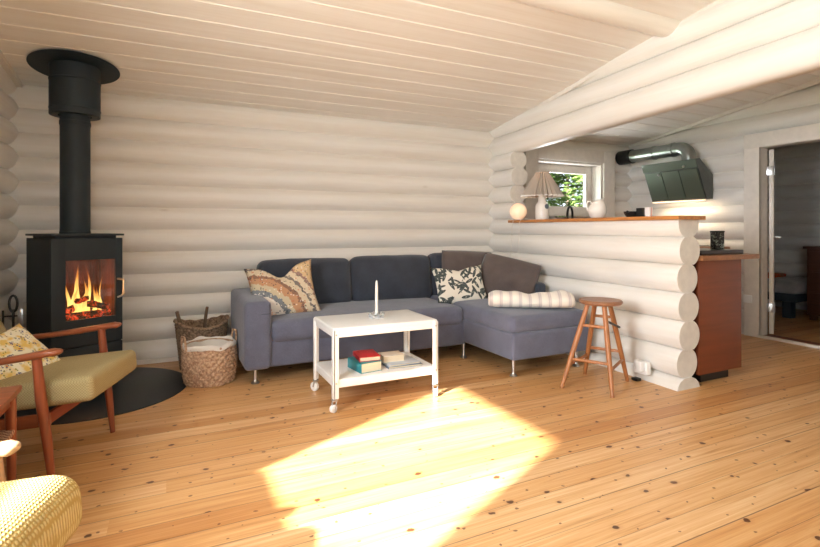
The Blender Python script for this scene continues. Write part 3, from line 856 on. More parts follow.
dr = obj('door', bm, I, st)
bm = new(); bb(bm, (wx0 - 0.004, 0.008, wz0 - 0.004), (wx1 + 0.004, 0.012, wz1 + 0.004)); obj('door_glass', bm, M['stove_glass'], dr, smooth=0)
bm = new()
sweep(bm, [(HW - 0.035, -0.004, 0.745), (HW - 0.012, -0.045, 0.742), (HW - 0.010, -0.052, 0.725), (HW - 0.014, -0.05, 0.64), (HW - 0.03, -0.04, 0.625), (HW - 0.05, -0.04, 0.62)], [0.007, 0.008, 0.008, 0.008, 0.007, 0.006], 10)
obj('door_handle', bm, M['metal'], dr)
bm = new(); bb(bm, (-HW, 0, 0.03), (HW, 0.022, 0.308), 0.003); obj('wood_drawer', bm, I, st)
# firebox lining
bm = new(); fx0, fx1, fz0, fz1 = wx0 - 0.03, wx1 + 0.02, wz0 - 0.03, wz1 + 0.02
bb(bm, (fx0, DP - 0.09, fz0), (fx1, DP - 0.06, fz1)); bb(bm, (fx0 - 0.02, 0.025, fz0), (fx0, DP - 0.06, fz1)); bb(bm, (fx1, 0.025, fz0), (fx1 + 0.02, DP - 0.06, fz1))
bb(bm, (fx0, 0.025, fz1), (fx1, DP - 0.06, fz1 + 0.02)); bb(bm, (fx0, 0.025, fz0 - 0.02), (fx1, DP - 0.06, fz0))
t = NT('fire_brick'); c = t.coords(scale=(1, 1, 1)); br = t.noise(t.coords(scale=(22, 22, 3)), 1.5, 3)
t.set(Base_Color=t.ramp(br, [(0.3, lin((70, 32, 24))), (0.7, lin((138, 68, 46)))]), Roughness=0.95)
obj('firebox', bm, t.m, st, smooth=0)
EM = ember_mat(); rnd = random.Random(3)
def firelog(p0, p1, r):
    bm = new(); pts = [Vector(p0).lerp(Vector(p1), k_ / 8) + Vector([rnd.uniform(-.005, .005) for _ in range(3)]) for k_ in range(9)]
    sweep(bm, pts, [r * rnd.uniform(0.85, 1.12) for _ in pts], 10)
    tag(obj('firewood_log', bm, EM, None), None, None)
    return bpy.context.scene.collection.objects[-1]
mx = (wx0 + wx1) / 2; fy = 0.16
LG = [((wx0 - 0.01, fy - 0.05, 0.495), (wx1 + 0.01, fy - 0.06, 0.49), 0.032, 'front burning log lying across the stove fire'),
      ((wx0, fy + 0.06, 0.49), (wx1, fy + 0.04, 0.50), 0.032, 'rear burning log behind the others in the stove'),
      ((wx0 + 0.03, fy - 0.05, 0.535), (mx + 0.05, fy + 0.07, 0.565), 0.024, 'burning log lying aslant on the left of the stove fire'),
      ((mx - 0.02, fy + 0.05, 0.59), (wx1 - 0.01, fy - 0.06, 0.54), 0.024, 'burning log lying aslant on the right of the stove fire'),
      ((mx - 0.05, fy - 0.05, 0.600), (mx + 0.04, fy + 0.0, 0.610), 0.018, 'short charred log on top of the stove fire')]
mat_st = Matrix.Translation(st.location) @ Matrix.Rotation(SR, 4, 'Z')
for p0, p1, r, lab in LG:
    bm = new(); pts = [Vector(p0).lerp(Vector(p1), k_ / 8) + Vector([rnd.uniform(-.005, .005) for _ in range(3)]) for k_ in range(9)]
    sweep(bm, [mat_st @ p for p in pts], [r * rnd.uniform(0.85, 1.12) for _ in pts], 10)
    tag(obj('firewood_log', bm, EM), lab, 'firewood', 'burning logs in the stove')
FM = flame_mat(); root_f = thing('fire', 'yellow and orange flames behind the glass of the wood stove', 'fire', mat_st @ Vector((mx, fy, 0.52)), SR)
def flame(x, y, h, w, lean, seed):
    h *= 1.55
    bm = new(); n = 14; pts, rad = [], []
    for k_ in range(n + 1):
        u = k_ / n
        pts.append((x + lean * u * u * 0.05 + 0.010 * math.sin(u * 7 + seed), y + 0.008 * math.cos(u * 6 + seed), -0.03 + h * u))
        rad.append(max(0.0012, 1.25 * w * (math.sin(PI * min(1, u * 1.0 + 0.18)) ** 0.8) * (1 - u) ** 0.55))
    sweep(bm, pts, rad, 14, flat=(1, 0.55)); o = obj('flame', bm, FM, root_f, smooth=180)
for a in ((-0.075, 0.02, 0.20, 0.020, -0.4, 0), (-0.045, -0.02, 0.15, 0.026, 0.3, 1), (-0.01, 0.03, 0.28, 0.024, -0.3, 2), (0.018, 0.0, 0.17, 0.030, 0.5, 3), (0.055, 0.02, 0.25, 0.020, -0.5, 4), (0.078, -0.02, 0.15, 0.022, 0.4, 5), (0.115, 0.02, 0.12, 0.018, 0.6, 6), (-0.11, 0.0, 0.10, 0.014, 0.2, 7), (0.13, 0.03, 0.22, 0.007, 0.3, 8), (-0.02, -0.03, 0.11, 0.016, 0.2, 9), (-0.035, 0.035, 0.21, 0.022, 0.2, 10), (0.035, 0.03, 0.20, 0.02, -0.2, 11), (0.09, 0.03, 0.16, 0.02, 0.1, 12)):
    flame(*a)
pl = bpy.data.lights.new('fire_light', 'POINT'); pl.energy = 1.1; pl.color = (1, 0.42, 0.14); pl.shadow_soft_size = 0.05
po = bpy.data.objects.new('fire_light', pl); COL.objects.link(po); po.location = mat_st @ Vector((mx, fy - 0.02, 0.70))
# flue, insulated sleeve and ceiling rosette
PX, PY = 0.008, 0.245      # pipe centre in the stove's frame (turned 28 degrees)
pw = mat_st @ Vector((PX, PY, 0)); czr = roof_z(pw.y) - 0.008 - st.location.z
bm = new(); lathe(bm, [(0.093, 1.055), (0.093, 1.075), (0.0905, 1.078), (0.0905, czr - 0.41), (0.094, czr - 0.408), (0.094, czr - 0.385), (0.091, czr - 0.383), (0.091, czr - 0.3)], 48, (PX, PY, 0))
obj('flue_pipe', bm, I, st, smooth=30)
bm = new(); zt = czr - 0.01
lathe(bm, [(0.10, zt - 0.335), (0.150, zt - 0.335), (0.152, zt - 0.331), (0.152, zt - 0.295), (0.155, zt - 0.293), (0.155, zt - 0.287), (0.152, zt - 0.285), (0.152, zt - 0.10), (0.155, zt - 0.097), (0.155, zt - 0.09), (0.152, zt - 0.087), (0.152, zt + 0.012)], 56, (PX, PY, 0))
obj('flue_sleeve', bm, I, st, smooth=30)
bm = new(); lathe(bm, [(0.0, -0.004), (0.272, -0.004), (0.272, 0.0), (0.0, 0.0)], 64)
ro = obj('ceiling_rosette', bm, I, st, smooth=30)
tl = Matrix.Rotation(-SR, 4, 'Z') @ Matrix.Rotation(math.atan(-0.14), 4, 'X') @ Matrix.Rotation(SR, 4, 'Z')
ro.matrix_local = Matrix.Translation((PX, PY, czr - 0.004)) @ tl
# black hearth plate
bm = new(); lathe(bm, [(0, 0), (0.575, 0), (0.575, 0.006), (0.57, 0.008), (0, 0.008)], 96); hp = obj('hearth_plate', bm, simple('black_steel_plate', (34, 42, 48), 0.45, var=0.06))
hp.location = (-0.468, 3.93, 0.0)
tag(hp, 'round black steel floor plate under the wood stove', 'hearth plate')

# companion set left of the stove
cs = thing('fireside_tool_set', 'black fireside stand with steel shovel and brush left of the stove', 'fire tools', (-0.875, 3.78, 0.008))
bm = new(); lathe(bm, [(0, 0), (0.07, 0), (0.07, 0.01), (0.01, 0.018), (0.007, 0.03), (0.007, 0.60), (0, 0.60)], 24); sweep(bm, [(0.0 + 0.020 * math.cos(a), 0, 0.635 + 0.05 * math.sin(a)) for a in [k_ * PI / 10 for k_ in range(20)]], 0.007, 8, closed=True)
sweep(bm, [(-0.05, 0, 0.56), (0.05, 0, 0.56)], 0.005, 8); obj('stand', bm, M['black'], cs)
bm = new(); sweep(bm, [(0.04, -0.02, 0.60), (0.04, -0.02, 0.22)], 0.005, 8); box(bm, (0.04, -0.02, 0.14), (0.07, 0.012, 0.15), 0.005); box(bm, (0.04, -0.02, 0.54), (0.028, 0.014, 0.13), 0.006); obj('shovel', bm, M['metal'], cs)
bm = new(); sweep(bm, [(-0.045, -0.02, 0.60), (-0.045, -0.02, 0.22)], 0.006, 8); cyl(bm, (-0.045, -0.02, 0.22), (-0.045, -0.02, 0.08), 0.022, 0.032, 16); obj('brush', bm, M['black'], cs)

# ================================================================== BASKETS
def wicker(name, c1, c2, sc):
    t = NT(name); c = t.coords(); n = t.noise(c, sc, 3)
    t.set(Base_Color=t.ramp(n, [(0.35, lin(c1)), (0.6, lin(c2))]), Roughness=0.8); t.bump(t.noise(c, 140, 3), 0.6, 0.004); return t.m
def basket_wall(bm, Rf, H, rows, strands, amp, n=120, sub=5, thick=0.014, rim=None, zbase=0.0):
    """woven side: every strand goes over and under the stakes, the rows alternate"""
    prof = []
    rings = []
    for i in range(rows * sub + 1):
        u = i / (rows * sub); row = min(rows - 1, i // sub); w = (i % sub) / sub
        hump = math.sin(PI * w) ** 0.6
        ring = []
        for k_ in range(n):
            th = 2 * PI * k_ / n
            wave = math.cos(strands * th + PI * (row % 2))
            r = Rf(u) + amp * wave * hump + amp * 0.6 * hump
            hz = H * (rim(th) if rim else 1.0)
            ring.append(bm.verts.new((r * math.cos(th), r * math.sin(th), zbase + hz * u)))
        rings.append(ring)
    inner = []
    for i in range(9):
        u = 1 - i / 8
        inner.append([bm.verts.new(((Rf(u) - thick) * math.cos(2 * PI * k_ / n), (Rf(u) - thick) * math.sin(2 * PI * k_ / n), zbase + max(0.012, H * (rim(2 * PI * k_ / n) if rim else 1.0) * u))) for k_ in range(n)])
    allr = rings + inner
    for A, B in zip(allr, allr[1:]):
        for k_ in range(n): bm.faces.new((A[k_], A[(k_ + 1) % n], B[(k_ + 1) % n], B[k_]))
    bm.faces.new(rings[0]); bm.faces.new(inner[-1])
    return bm
bk = thing('wicker_basket', 'light woven basket with a white lining in front, next to the sofa arm', 'basket', (0.246, 3.86, 0.0), R(20))
W1 = wicker('seagrass', (160, 122, 94), (206, 172, 140), 70)
bm = new(); basket_wall(bm, lambda u: 0.150 + 0.030 * math.sin(PI * (0.15 + 0.62 * u)), 0.275, 12, 22, 0.007, 176)
obj('basket_body', bm, W1, bk, smooth=80)
bm = new(); rl = lambda th: 0.006 * math.sin(5 * th) + 0.004 * math.sin(9 * th)
lathe(bm, [(0.150, 0.20), (0.158, 0.272), (0.170, 0.288), (0.181, 0.280), (0.183, 0.262), (0.180, 0.255), (0.168, 0.275)], 72, fn=lambda r, z, th: (r + rl(th) * 0.3, z + rl(th)))
obj('lining', bm, fabric('white_linen', (232, 224, 214), var=0.03), bk, smooth=80)
for sgn in (-1, 1):
    bm = new(); sweep(bm, [(sgn * 0.180, -0.035, 0.25), (sgn * 0.186, -0.035, 0.31), (sgn * 0.188, -0.02, 0.345), (sgn * 0.188, 0.02, 0.345), (sgn * 0.186, 0.035, 0.31), (sgn * 0.180, 0.035, 0.25)], 0.008, 8)
    obj('handle', bm, W1, bk)
b2 = thing('wicker_basket', 'brown rustic log basket against the wall behind the lighter basket', 'basket', (0.215, 4.27, 0.0), R(5))
W2 = wicker('brown_willow', (96, 76, 60), (158, 130, 104), 60)
bm = new(); basket_wall(bm, lambda u: 0.155 + 0.040 * u, 0.36, 18, 26, 0.0045, 182, rim=lambda th: 1 + 0.07 * math.cos(2 * th))
obj('basket_body', bm, W2, b2, smooth=80)
bm = new(); pts = [((0.196) * math.cos(a), 0.196 * math.sin(a), 0.36 * (1 + 0.07 * math.cos(2 * a)) + 0.004 * math.sin(14 * a)) for a in [k_ * 2 * PI / 72 for k_ in range(72)]]
sweep(bm, pts, 0.012, 8, closed=True); obj('rim', bm, W2, b2, smooth=80)
WS = wood('weathered_branch', (110, 88, 70), 2, 0.8)
def stick(p0, p1, r, lab, cut=True):
    bm = new(); pts = [Vector(p0).lerp(Vector(p1), k_ / 6) + Vector((0.002 * math.sin(k_ * 2), 0, 0)) for k_ in range(7)]
    sweep(bm, pts, [r * (1 + 0.08 * math.sin(k_ * 1.7)) for k_ in range(7)], 10)
    tag(obj('firewood_stick', bm, WS), lab, 'firewood', 'sticks in the brown basket')
stick((0.13, 4.24, 0.05), (0.035, 4.17, 0.47), 0.014, 'grey firewood stick poking out of the brown basket at its left edge')
stick((0.19, 4.26, 0.05), (0.25, 4.18, 0.49), 0.012, 'thin dark firewood stick poking up from the middle of the brown basket')
rnd = random.Random(5)
for k_, (dx, dy, a) in enumerate(((-0.06, -0.03, 0.3), (0.04, -0.06, -0.5), (0.03, 0.06, 1.0), (-0.05, 0.07, 1.9), (0.0, 0.0, 2.6))):
    z = 0.245 + 0.012 * k_
    dv = Vector((math.cos(a), math.sin(a), 0.0)) * 0.10
    p = Vector((0.215 + dx, 4.27 + dy, z))
    bm = new(); sweep(bm, [p - dv, p, p + dv], [0.024, 0.026, 0.023], 9)
    tag(obj('firewood_piece', bm, W2), 'split brown firewood lying inside the brown basket', 'firewood', 'firewood pieces in the brown basket')

# ================================================================== BAR STOOL
F1, F2, F3, F4 = Vector((2.428, 2.632, 0)), Vector((2.589, 2.337, 0)), Vector((2.97, 2.546, 0)), Vector((2.822, 2.81, 0))
sc_ = Vector((2.725, 2.565, 0))
stl = thing('bar_stool', 'round-seated wooden bar stool standing by the log half-wall', 'stool', sc_)
def at_s(f, z):       # point on a leg at height z
    tgt = sc_ + (f - sc_) * 0.33
    q = f.lerp(tgt, z / 0.575); return Vector((q.x - sc_.x, q.y - sc_.y, z))
SW = M['stool_wood']
bm = new(); lathe(bm, [(0, 0.570), (0.115, 0.570), (0.138, 0.576), (0.146, 0.586), (0.146, 0.594), (0.138, 0.603), (0.11, 0.602), (0, 0.596)], 48)
obj('seat', bm, wood('stool_seat_wood', (150, 104, 74), 0, 0.35), stl)
for f in (F1, F2, F3, F4):
    bm = new(); sweep(bm, [at_s(f, z) for z in (0.0, 0.2, 0.4, 0.575)], [0.0135, 0.017, 0.018, 0.016], 16); obj('leg', bm, SW, stl)
for (a, b_), zz in (((F1, F2), 0.43), ((F1, F2), 0.20), ((F2, F3), 0.40), ((F2, F3), 0.16), ((F3, F4), 0.47), ((F3, F4), 0.22), ((F4, F1), 0.36), ((F4, F1), 0.16)):
    if (a, b_) == (F4, F1) and zz == 0.36: continue
    bm = new(); p, q = at_s(a, zz), at_s(b_, zz); sweep(bm, [p, p.lerp(q, .5), q], [0.010, 0.011, 0.010], 12)
    if zz == 0.40:
        bm.free(); bm = new(); p = at_s(F2, 0.475); q = at_s(F3, 0.40) + Vector((0.02, -0.02, 0)); sweep(bm, [p, q], 0.008, 10); o = obj('support_rod', bm, M['black'], stl); o['label'] = 'black iron support rod'; continue
    obj('rung', bm, SW, stl)

# ================================================================== BAR TOP AND WHAT STANDS ON IT
BT = 1.19
bm = new(); bl = [(3.05 + px(2.2), 2.20), (3.33 + px(2.2), 2.20), (3.33 + px(4.17), 4.17), (3.05 + px(4.17), 4.17)]
prism(bm, bl, lambda u, v, t: (u, v, t), BT - 0.026, BT)
tag(obj('pine_board', bm, M['bar'], smooth=0), 'long pine board lying on top of the log half-wall', 'shelf board')
# round glowing lamp
t = NT('lit_opal_glass'); t.set(Base_Color=lin((250, 226, 200)), Roughness=0.4); t.p.inputs['Emission Color'].default_value = lin((255, 206, 160)); t.p.inputs['Emission Strength'].default_value = 0.42
gl = thing('globe_lamp', 'small round glowing lamp at the far end of the bar top', 'lamp', (3.185, 4.075, BT))
bm = new(); lathe(bm, [(0, 0.004), (0.03, 0.006)] + [(0.084 * math.sin(a), 0.088 - 0.084 * math.cos(a)) for a in [0.4 + k_ * (PI - 0.4) / 16 for k_ in range(16)]] + [(0, 0.172)], 36); obj('globe', bm, t.m, gl, smooth=180)
bm = new(); lathe(bm, [(0, 0), (0.036, 0), (0.038, 0.006), (0.034, 0.012), (0, 0.012)], 28); obj('base', bm, M['white_metal'], gl)
WC = simple('white_cord', (222, 214, 204), 0.5, var=0.01)
bm = new(); sweep(bm, [(0.0, -0.03, 0.005), (-0.045, -0.06, 0.006), (-0.10, -0.05, 0.002), (-0.107, -0.045, -0.06), (-0.115, -0.04, -0.2), (-0.117, -0.03, -0.40), (-0.112, 0.0, -0.55)], 0.0026, 6)
obj('cord', bm, WC, gl)
# pleated lamp
lp = thing('table_lamp', 'table lamp with a wide pleated shade and white ceramic foot on the bar top', 'lamp', (3.26, 3.80, BT))
CER = simple('white_ceramic', (236, 230, 222), 0.18, var=0.02)
bm = new(); lathe(bm, [(0, 0), (0.058, 0), (0.064, 0.008), (0.066, 0.03), (0.064, 0.13), (0.058, 0.155), (0.044, 0.17), (0.038, 0.18), (0.036, 0.235), (0.03, 0.24), (0, 0.24)], 40); obj('lamp_foot', bm, CER, lp)
bm = new(); dv = Vector((-0.48, -0.88, 0)).normalized(); dv = Matrix.Rotation(R(32), 3, 'Z') @ dv
c0 = dv * 0.064 + Vector((0, 0, 0.128)); sweep(bm, [c0 - dv * 0.006, c0 + dv * 0.001, c0 + dv * 0.004], [0.024, 0.024, 0.018], 24); obj('emblem_disc', bm, simple('grey_blue_glaze', (96, 108, 122), 0.3), lp)
t = NT('pleated_shade_paper'); t.n.remove(t.p); di = t.a('ShaderNodeBsdfDiffuse'); tl_ = t.a('ShaderNodeBsdfTranslucent'); ms = t.a('ShaderNodeMixShader')
di.inputs[0].default_value = lin((196, 186, 174)); tl_.inputs[0].default_value = lin((216, 196, 178)); ms.inputs[0].default_value = 0.3
t.link(di.outputs[0], ms.inputs[1]); t.link(tl_.outputs[0], ms.inputs[2]); t.link(ms.outputs[0], t.out.inputs[0])
bm = new(); NP = 26
def pleat(r, z, th): 
    k_ = round(th / (2 * PI) * NP * 2) % 2; return (r * (1 + (0.085 if k_ else -0.085)), z + (0.004 if k_ and z < 0.24 else 0))
lathe(bm, [(0.190, 0.228), (0.186, 0.240), (0.125, 0.348), (0.062, 0.452), (0.064, 0.466), (0.060, 0.466), (0.058, 0.452), (0.121, 0.348), (0.182, 0.240), (0.187, 0.228)], NP * 2, fn=pleat)
obj('lamp_shade', bm, t.m, lp, smooth=0)
bm = new(); lathe(bm, [(0.1925, 0.222), (0.1925, 0.234), (0.1865, 0.234), (0.1865, 0.222), (0.1925, 0.222)], NP * 2, fn=pleat); obj('shade_edging', bm, CER, lp, smooth=0)
bm = new(); sweep(bm, [(0, 0, 0.235), (0, 0, 0.30)], 0.014, 12); lathe(bm, [(0, 0.30), (0.02, 0.305), (0.03, 0.335), (0.024, 0.36), (0, 0.37)], 20)
obj('bulb_holder', bm, CER, lp)
bm = new(); sweep(bm, [(-0.05, 0.02, 0.004), (-0.09, 0.05, 0.004), (-0.12, 0.10, 0.012), (-0.15, 0.13, 0.004), (-0.165, 0.14, -0.02), (-0.168, 0.15, -0.2), (-0.17, 0.16, -0.42)], 0.0026, 6); obj('cord', bm, WC, lp)
pl2 = bpy.data.lights.new('lamp_bulb', 'POINT'); pl2.energy = 0.8; pl2.color = (1, 0.72, 0.48); pl2.shadow_soft_size = 0.03
po2 = bpy.data.objects.new('lamp_bulb', pl2); COL.objects.link(po2); po2.location = (3.26, 3.80, BT + 0.40)
# low green plant behind the lamp
GR = simple('fresh_green_leaf', (98, 140, 62), 0.5, var=0.25, scale=30)
pt = thing('succulent_plant', 'low green plant in a shallow bowl on the bar top right of the pleated lamp', 'plant', (3.30, 3.58, BT))
bm = new(); lathe(bm, [(0, 0), (0.035, 0), (0.05, 0.014), (0.054, 0.022), (0.048, 0.022), (0.04, 0.014), (0, 0.012)], 28); obj('bowl', bm, simple('grey_clay', (120, 110, 100), 0.7), pt)
rnd = random.Random(11); bm = new()
for k_ in range(60):
    a = rnd.uniform(0, 2 * PI); r0 = rnd.uniform(0, 0.035); L = rnd.uniform(0.02, 0.045); el = rnd.uniform(0.1, 1.0)
    b0 = Vector((r0 * math.cos(a), r0 * math.sin(a), 0.014)); dv = Vector((math.cos(a) * math.cos(el), math.sin(a) * math.cos(el), math.sin(el) * 0.7))
    sweep(bm, [b0, b0 + dv * L * 0.5, b0 + dv * L], [0.003, 0.006, 0.001], 6, flat=(1, 0.4))
obj('foliage', bm, GR, pt)
# jug
jg = thing('pitcher', 'round white ceramic pitcher with a slanted lip on the bar top', 'pitcher', (3.235, 3.08, BT), R(-28))
def lip(r, z, th):
    k_ = max(0, (z - 0.10) / 0.06); sp_ = math.cos(th)
    return (r * (1 + 0.22 * k_ * max(0, sp_) ** 3), z + k_ * 0.022 * sp_)
pf = [(0, 0), (0.045, 0), (0.05, 0.004), (0.068, 0.03), (0.077, 0.062), (0.074, 0.092), (0.060, 0.118), (0.050, 0.132), (0.049, 0.142), (0.052, 0.150), (0.049, 0.151), (0.045, 0.142), (0.046, 0.132), (0.056, 0.116), (0.069, 0.09), (0.071, 0.062), (0.062, 0.03), (0.04, 0.008), (0, 0.008)]
bm = new(); lathe(bm, pf, 48, fn=lip); obj('jug_body', bm, CER, jg, smooth=60)
bm = new(); sweep(bm, [(-0.047, 0, 0.130), (-0.062, 0, 0.146), (-0.080, 0, 0.140), (-0.090, 0, 0.115), (-0.086, 0, 0.085), (-0.073, 0, 0.065)], [0.008, 0.007, 0.0065, 0.0065, 0.007, 0.008], 10); obj('handle', bm, CER, jg)
# dark spectacles case and a pair of small upright boxes
tr = thing('black_dish', 'small black dish on the bar top right of the white pitcher', 'dish', (3.20, 2.70, BT), 0.3)
bm = new(); lathe(bm, [(0, 0), (0.04, 0), (0.058, 0.03), (0.062, 0.045), (0.056, 0.045), (0.05, 0.03), (0.035, 0.008), (0, 0.008)], 32); obj('bowl', bm, M['black'], tr)
bm = new(); sweep(bm, [(-0.058, 0, 0.04), (-0.085, 0, 0.045), (-0.09, 0.01, 0.03)], 0.007, 8); obj('handle', bm, M['black'], tr)
bm = new(); bb(bm, (-0.012, -0.03, 0), (0.012, 0.03, 0.068), 0.002); o = obj('small_box', bm, M['black']); o.location = (3.19, 2.615, BT); tag(o, 'small black upright box next to the black dish on the bar top', 'box')
t = NT('white_red_card'); tc = t.a('ShaderNodeTexCoord'); sx = t.a('ShaderNodeSeparateXYZ'); t.link(tc.outputs['Object'], sx.inputs[0])
t.set(Base_Color=t.ramp(t.math('ADD', t.math('MULTIPLY', sx.outputs[0], 20), 0.5), [(0.0, lin((236, 226, 220))), (0.45, lin((200, 110, 100))), (0.58, lin((240, 228, 220)))], 'CONSTANT'), Roughness=0.6)
bm = new(); bb(bm, (-0.017, -0.03, 0), (0.017, 0.03, 0.072), 0.002); o = obj('small_carton', bm, t.m); o.location = (3.215, 2.572, BT); tag(o, 'small white carton with a red stripe on the bar top beside the black box', 'box')

# ================================================================== KITCHEN
kc = thing('kitchen_cabinet', 'red-brown veneered kitchen cabinet behind the log half-wall', 'cabinet', (3.65, 3.2, 0))
ki = Matrix.Translation((-3.65, -3.2, 0))
def kp(name, bm, m, parent=None, inv=ki, smooth=35):
    o = obj(name, bm, m, None, smooth); o.parent = parent or kc
    if o.parent.type == 'EMPTY': o.matrix_parent_inverse = inv
    return o
bm = new(); bb(bm, (3.32, 2.245, 0.075), (3.81, 2.265, 0.875), 0.002); kp('end_panel', bm, M['panel'])
bm = new(); bb(bm, (3.41, 2.265, 0.075), (3.79, 4.56, 0.875)); kp('carcass', bm, M['panel'])
bm = new(); bb(bm, (3.42, 2.30, 0), (3.74, 4.5, 0.075)); kp('plinth', bm, M['black'])
for k_ in range(4):
    y0 = 2.27 + k_ * 0.44
    bm = new(); bb(bm, (3.79, y0, 0.08), (3.81, y0 + 0.435, 0.87), 0.002); dd = kp('cabinet_door', bm, M['panel'])
    bm = new(); sweep(bm, [(3.81, y0 + 0.05, 0.80), (3.84, y0 + 0.05, 0.80), (3.84, y0 + 0.17, 0.80), (3.81, y0 + 0.17, 0.80)], 0.005, 8); kp('door_handle', bm, M['metal'], dd)
bm = new(); bb(bm, (3.32, 2.215, 0.877), (3.985, 3.97, 0.912), 0.004)
tag(obj('worktop', bm, M['worktop']), 'brown kitchen worktop on the cabinet behind the log half-wall', 'worktop')
# back run below the window
k2 = thing('kitchen_cabinet', 'kitchen cabinet with sink worktop below the kitchen window', 'cabinet', (4.3, 4.3, 0)); k2i = Matrix.Translation((-4.3, -4.3, 0))
bm = new(); bb(bm, (3.83, 4.02, 0.075), (4.78, 4.565, 0.875)); kp('carcass', bm, M['panel'], k2, k2i)
bm = new(); bb(bm, (3.83, 4.08, 0), (4.78, 4.5, 0.075)); kp('plinth', bm, M['black'], k2, k2i)
for k_ in range(2):
    x0 = 3.84 + k_ * 0.47
    bm = new(); bb(bm, (x0, 4.0, 0.08), (x0 + 0.465, 4.02, 0.87), 0.002); kp('cabinet_door', bm, M['panel'], k2, k2i)
bm = new(); bb(bm, (3.32, 3.975, 0.877), (4.79, 4.575, 0.912), 0.004)
tag(obj('worktop', bm, M['worktop']), 'brown kitchen worktop with the sink below the kitchen window', 'worktop')
fc = thing('kitchen_tap', 'tall black arched kitchen tap in front of the kitchen window', 'tap', (4.13, 4.30, 0.912), R(28))
bm = new(); lathe(bm, [(0, 0), (0.028, 0), (0.028, 0.01), (0.02, 0.014), (0.018, 0.08), (0, 0.08)], 24)
pts = [(0, 0, 0.05), (0, 0, 0.355)] + [(-0.085 + 0.085 * math.cos(a), 0, 0.355 + 0.085 * math.sin(a)) for a in [k_ * PI / 12 for k_ in range(1, 13)]] + [(-0.17, 0, 0.29)]
sweep(bm, pts, 0.013, 12); obj('spout', bm, M['black'], fc)
bm = new(); sweep(bm, [(0.015, 0, 0.06), (0.06, 0, 0.085)], 0.006, 8); obj('lever', bm, M['black'], fc)
# run under the hood
k3 = thing('kitchen_cabinet', 'kitchen cabinet with the hob under the extractor hood', 'cabinet', (5.08, 3.8, 0)); k3i = Matrix.Translation((-5.08, -3.8, 0))
bm = new(); bb(bm, (4.80, 3.30, 0.075), (5.36, 4.565, 0.875)); kp('carcass', bm, M['panel'], k3, k3i)
bm = new(); bb(bm, (4.86, 3.33, 0), (5.34, 4.5, 0.075)); kp('plinth', bm, M['black'], k3, k3i)
bm = new(); bb(bm, (4.795, 3.28, 0.877), (5.37, 4.575, 0.912), 0.004); tag(obj('worktop', bm, M['worktop']), 'brown kitchen worktop along the wall under the extractor hood', 'worktop')
bm = new(); bb(bm, (4.85, 3.48, 0.912), (5.33, 4.06, 0.918), 0.002); tag(obj('hob', bm, M['black']), 'black glass hob under the extractor hood', 'hob')
# hood
hd = thing('extractor_hood', 'slanted green-grey glass extractor hood with a steel duct on the kitchen wall', 'extractor hood', (5.22, 3.77, 1.42))
hy0, hy1 = 3.47, 4.15; fb, ft = Vector((5.27, 0, 1.425)), Vector((5.085, 0, 1.86))
hi = Matrix.Translation((-5.22, -3.77, -1.42))
def hp_(name, bm, m, smooth=35):
    o = obj(name, bm, m, None, smooth); o.parent = hd; o.matrix_parent_inverse = hi; return o
bm = new(); loop = [(fb.x, fb.z), (ft.x, ft.z), (ft.x + 0.06, ft.z + 0.01), (5.372, 1.70), (5.372, 1.435)]
prism(bm, loop, lambda u, v, t: (u, t, v), hy0, hy1); hp_('hood_body', bm, simple('dark_steel', (92, 96, 92), 0.35, 0.6))
nrm = Vector((-(ft.z - fb.z), 0, -(fb.x - ft.x))).normalized(); al = (ft - fb)
def hood_plate(y0, y1, s0, s1, off, th, m, name):
    bm = new(); a, b_ = fb + al * s0 + nrm * off, fb + al * s1 + nrm * off
    lp_ = [(a.x, a.z), (b_.x, b_.z), (b_.x + nrm.x * th, b_.z + nrm.z * th), (a.x + nrm.x * th, a.z + nrm.z * th)]
    prism(bm, lp_, lambda u, v, t: (u, t, v), y0, y1); return hp_(name, bm, m, 0)
GG = NT('green_black_glass'); GG.set(Base_Color=lin((96, 106, 94)), Roughness=0.12); GG = GG.m
FG = NT('filter_mesh'); c = FG.coords(); FG.set(Base_Color=lin((98, 108, 94)), Roughness=0.35, Metallic=0.5); FG.bump(FG.noise(c, 260, 1), 0.3, 0.002); FG = FG.m
hood_plate(hy0, hy1, 0.80, 1.0, 0.0, 0.012, GG, 'control_panel')
for k_ in range(3):
    w = (hy1 - hy0 - 0.02) / 3; y0 = hy0 + 0.01 + k_ * w
    hood_plate(y0 + 0.004, y0 + w - 0.004, 0.06, 0.77, 0.0, 0.010, FG, 'grease_filter')
for yy in (3.62, 3.95):
    p = fb + al * (0.72 if yy > 3.8 else 0.86) + nrm * 0.014
    bm = new(); sweep(bm, [p + Vector((0, yy, 0)), p + Vector((0, yy, 0)) + nrm * 0.012], 0.014, 16); hp_('knob', bm, M['metal'])
bm = new(); bb(bm, (5.245, hy0 + 0.02, 1.412), (5.275, hy1 - 0.02, 1.424)); hp_('light_strip', bm, emit('hood_strip', (255, 226, 190), 1.3), 0)
area('hood_light', (5.24, 3.75, 1.405), (0.25, 0, -1), 0.08, 0.6, 2.2, (1, 0.78, 0.52))
STL = simple('galvanised_steel', (150, 156, 152), 0.32, 0.9, var=0.05)
bm = new()
sweep(bm, [(5.20, 3.63, 1.82), (5.20, 3.63, 1.89)] + [(5.20, 3.75 - 0.12 * math.cos(a), 1.89 + 0.12 * math.sin(a)) for a in [k_ * PI / 14 for k_ in range(1, 7)]] + [(5.20, 3.75, 2.01), (5.20, 3.85, 2.01), (5.20, 4.40, 2.01)], 0.075, 28)
hp_('duct', bm, STL, 60)
for yy in (3.80, 4.05):
    bm = new(); sweep(bm, [(5.20, yy, 2.01), (5.20, yy + 0.03, 2.01)], 0.082, 28); hp_('duct_collar', bm, STL, 40)
bm = new(); sweep(bm, [(5.20, 4.38, 2.01), (5.20, 4.57, 2.01)], 0.088, 28); hp_('duct_end', bm, M['black'], 40)
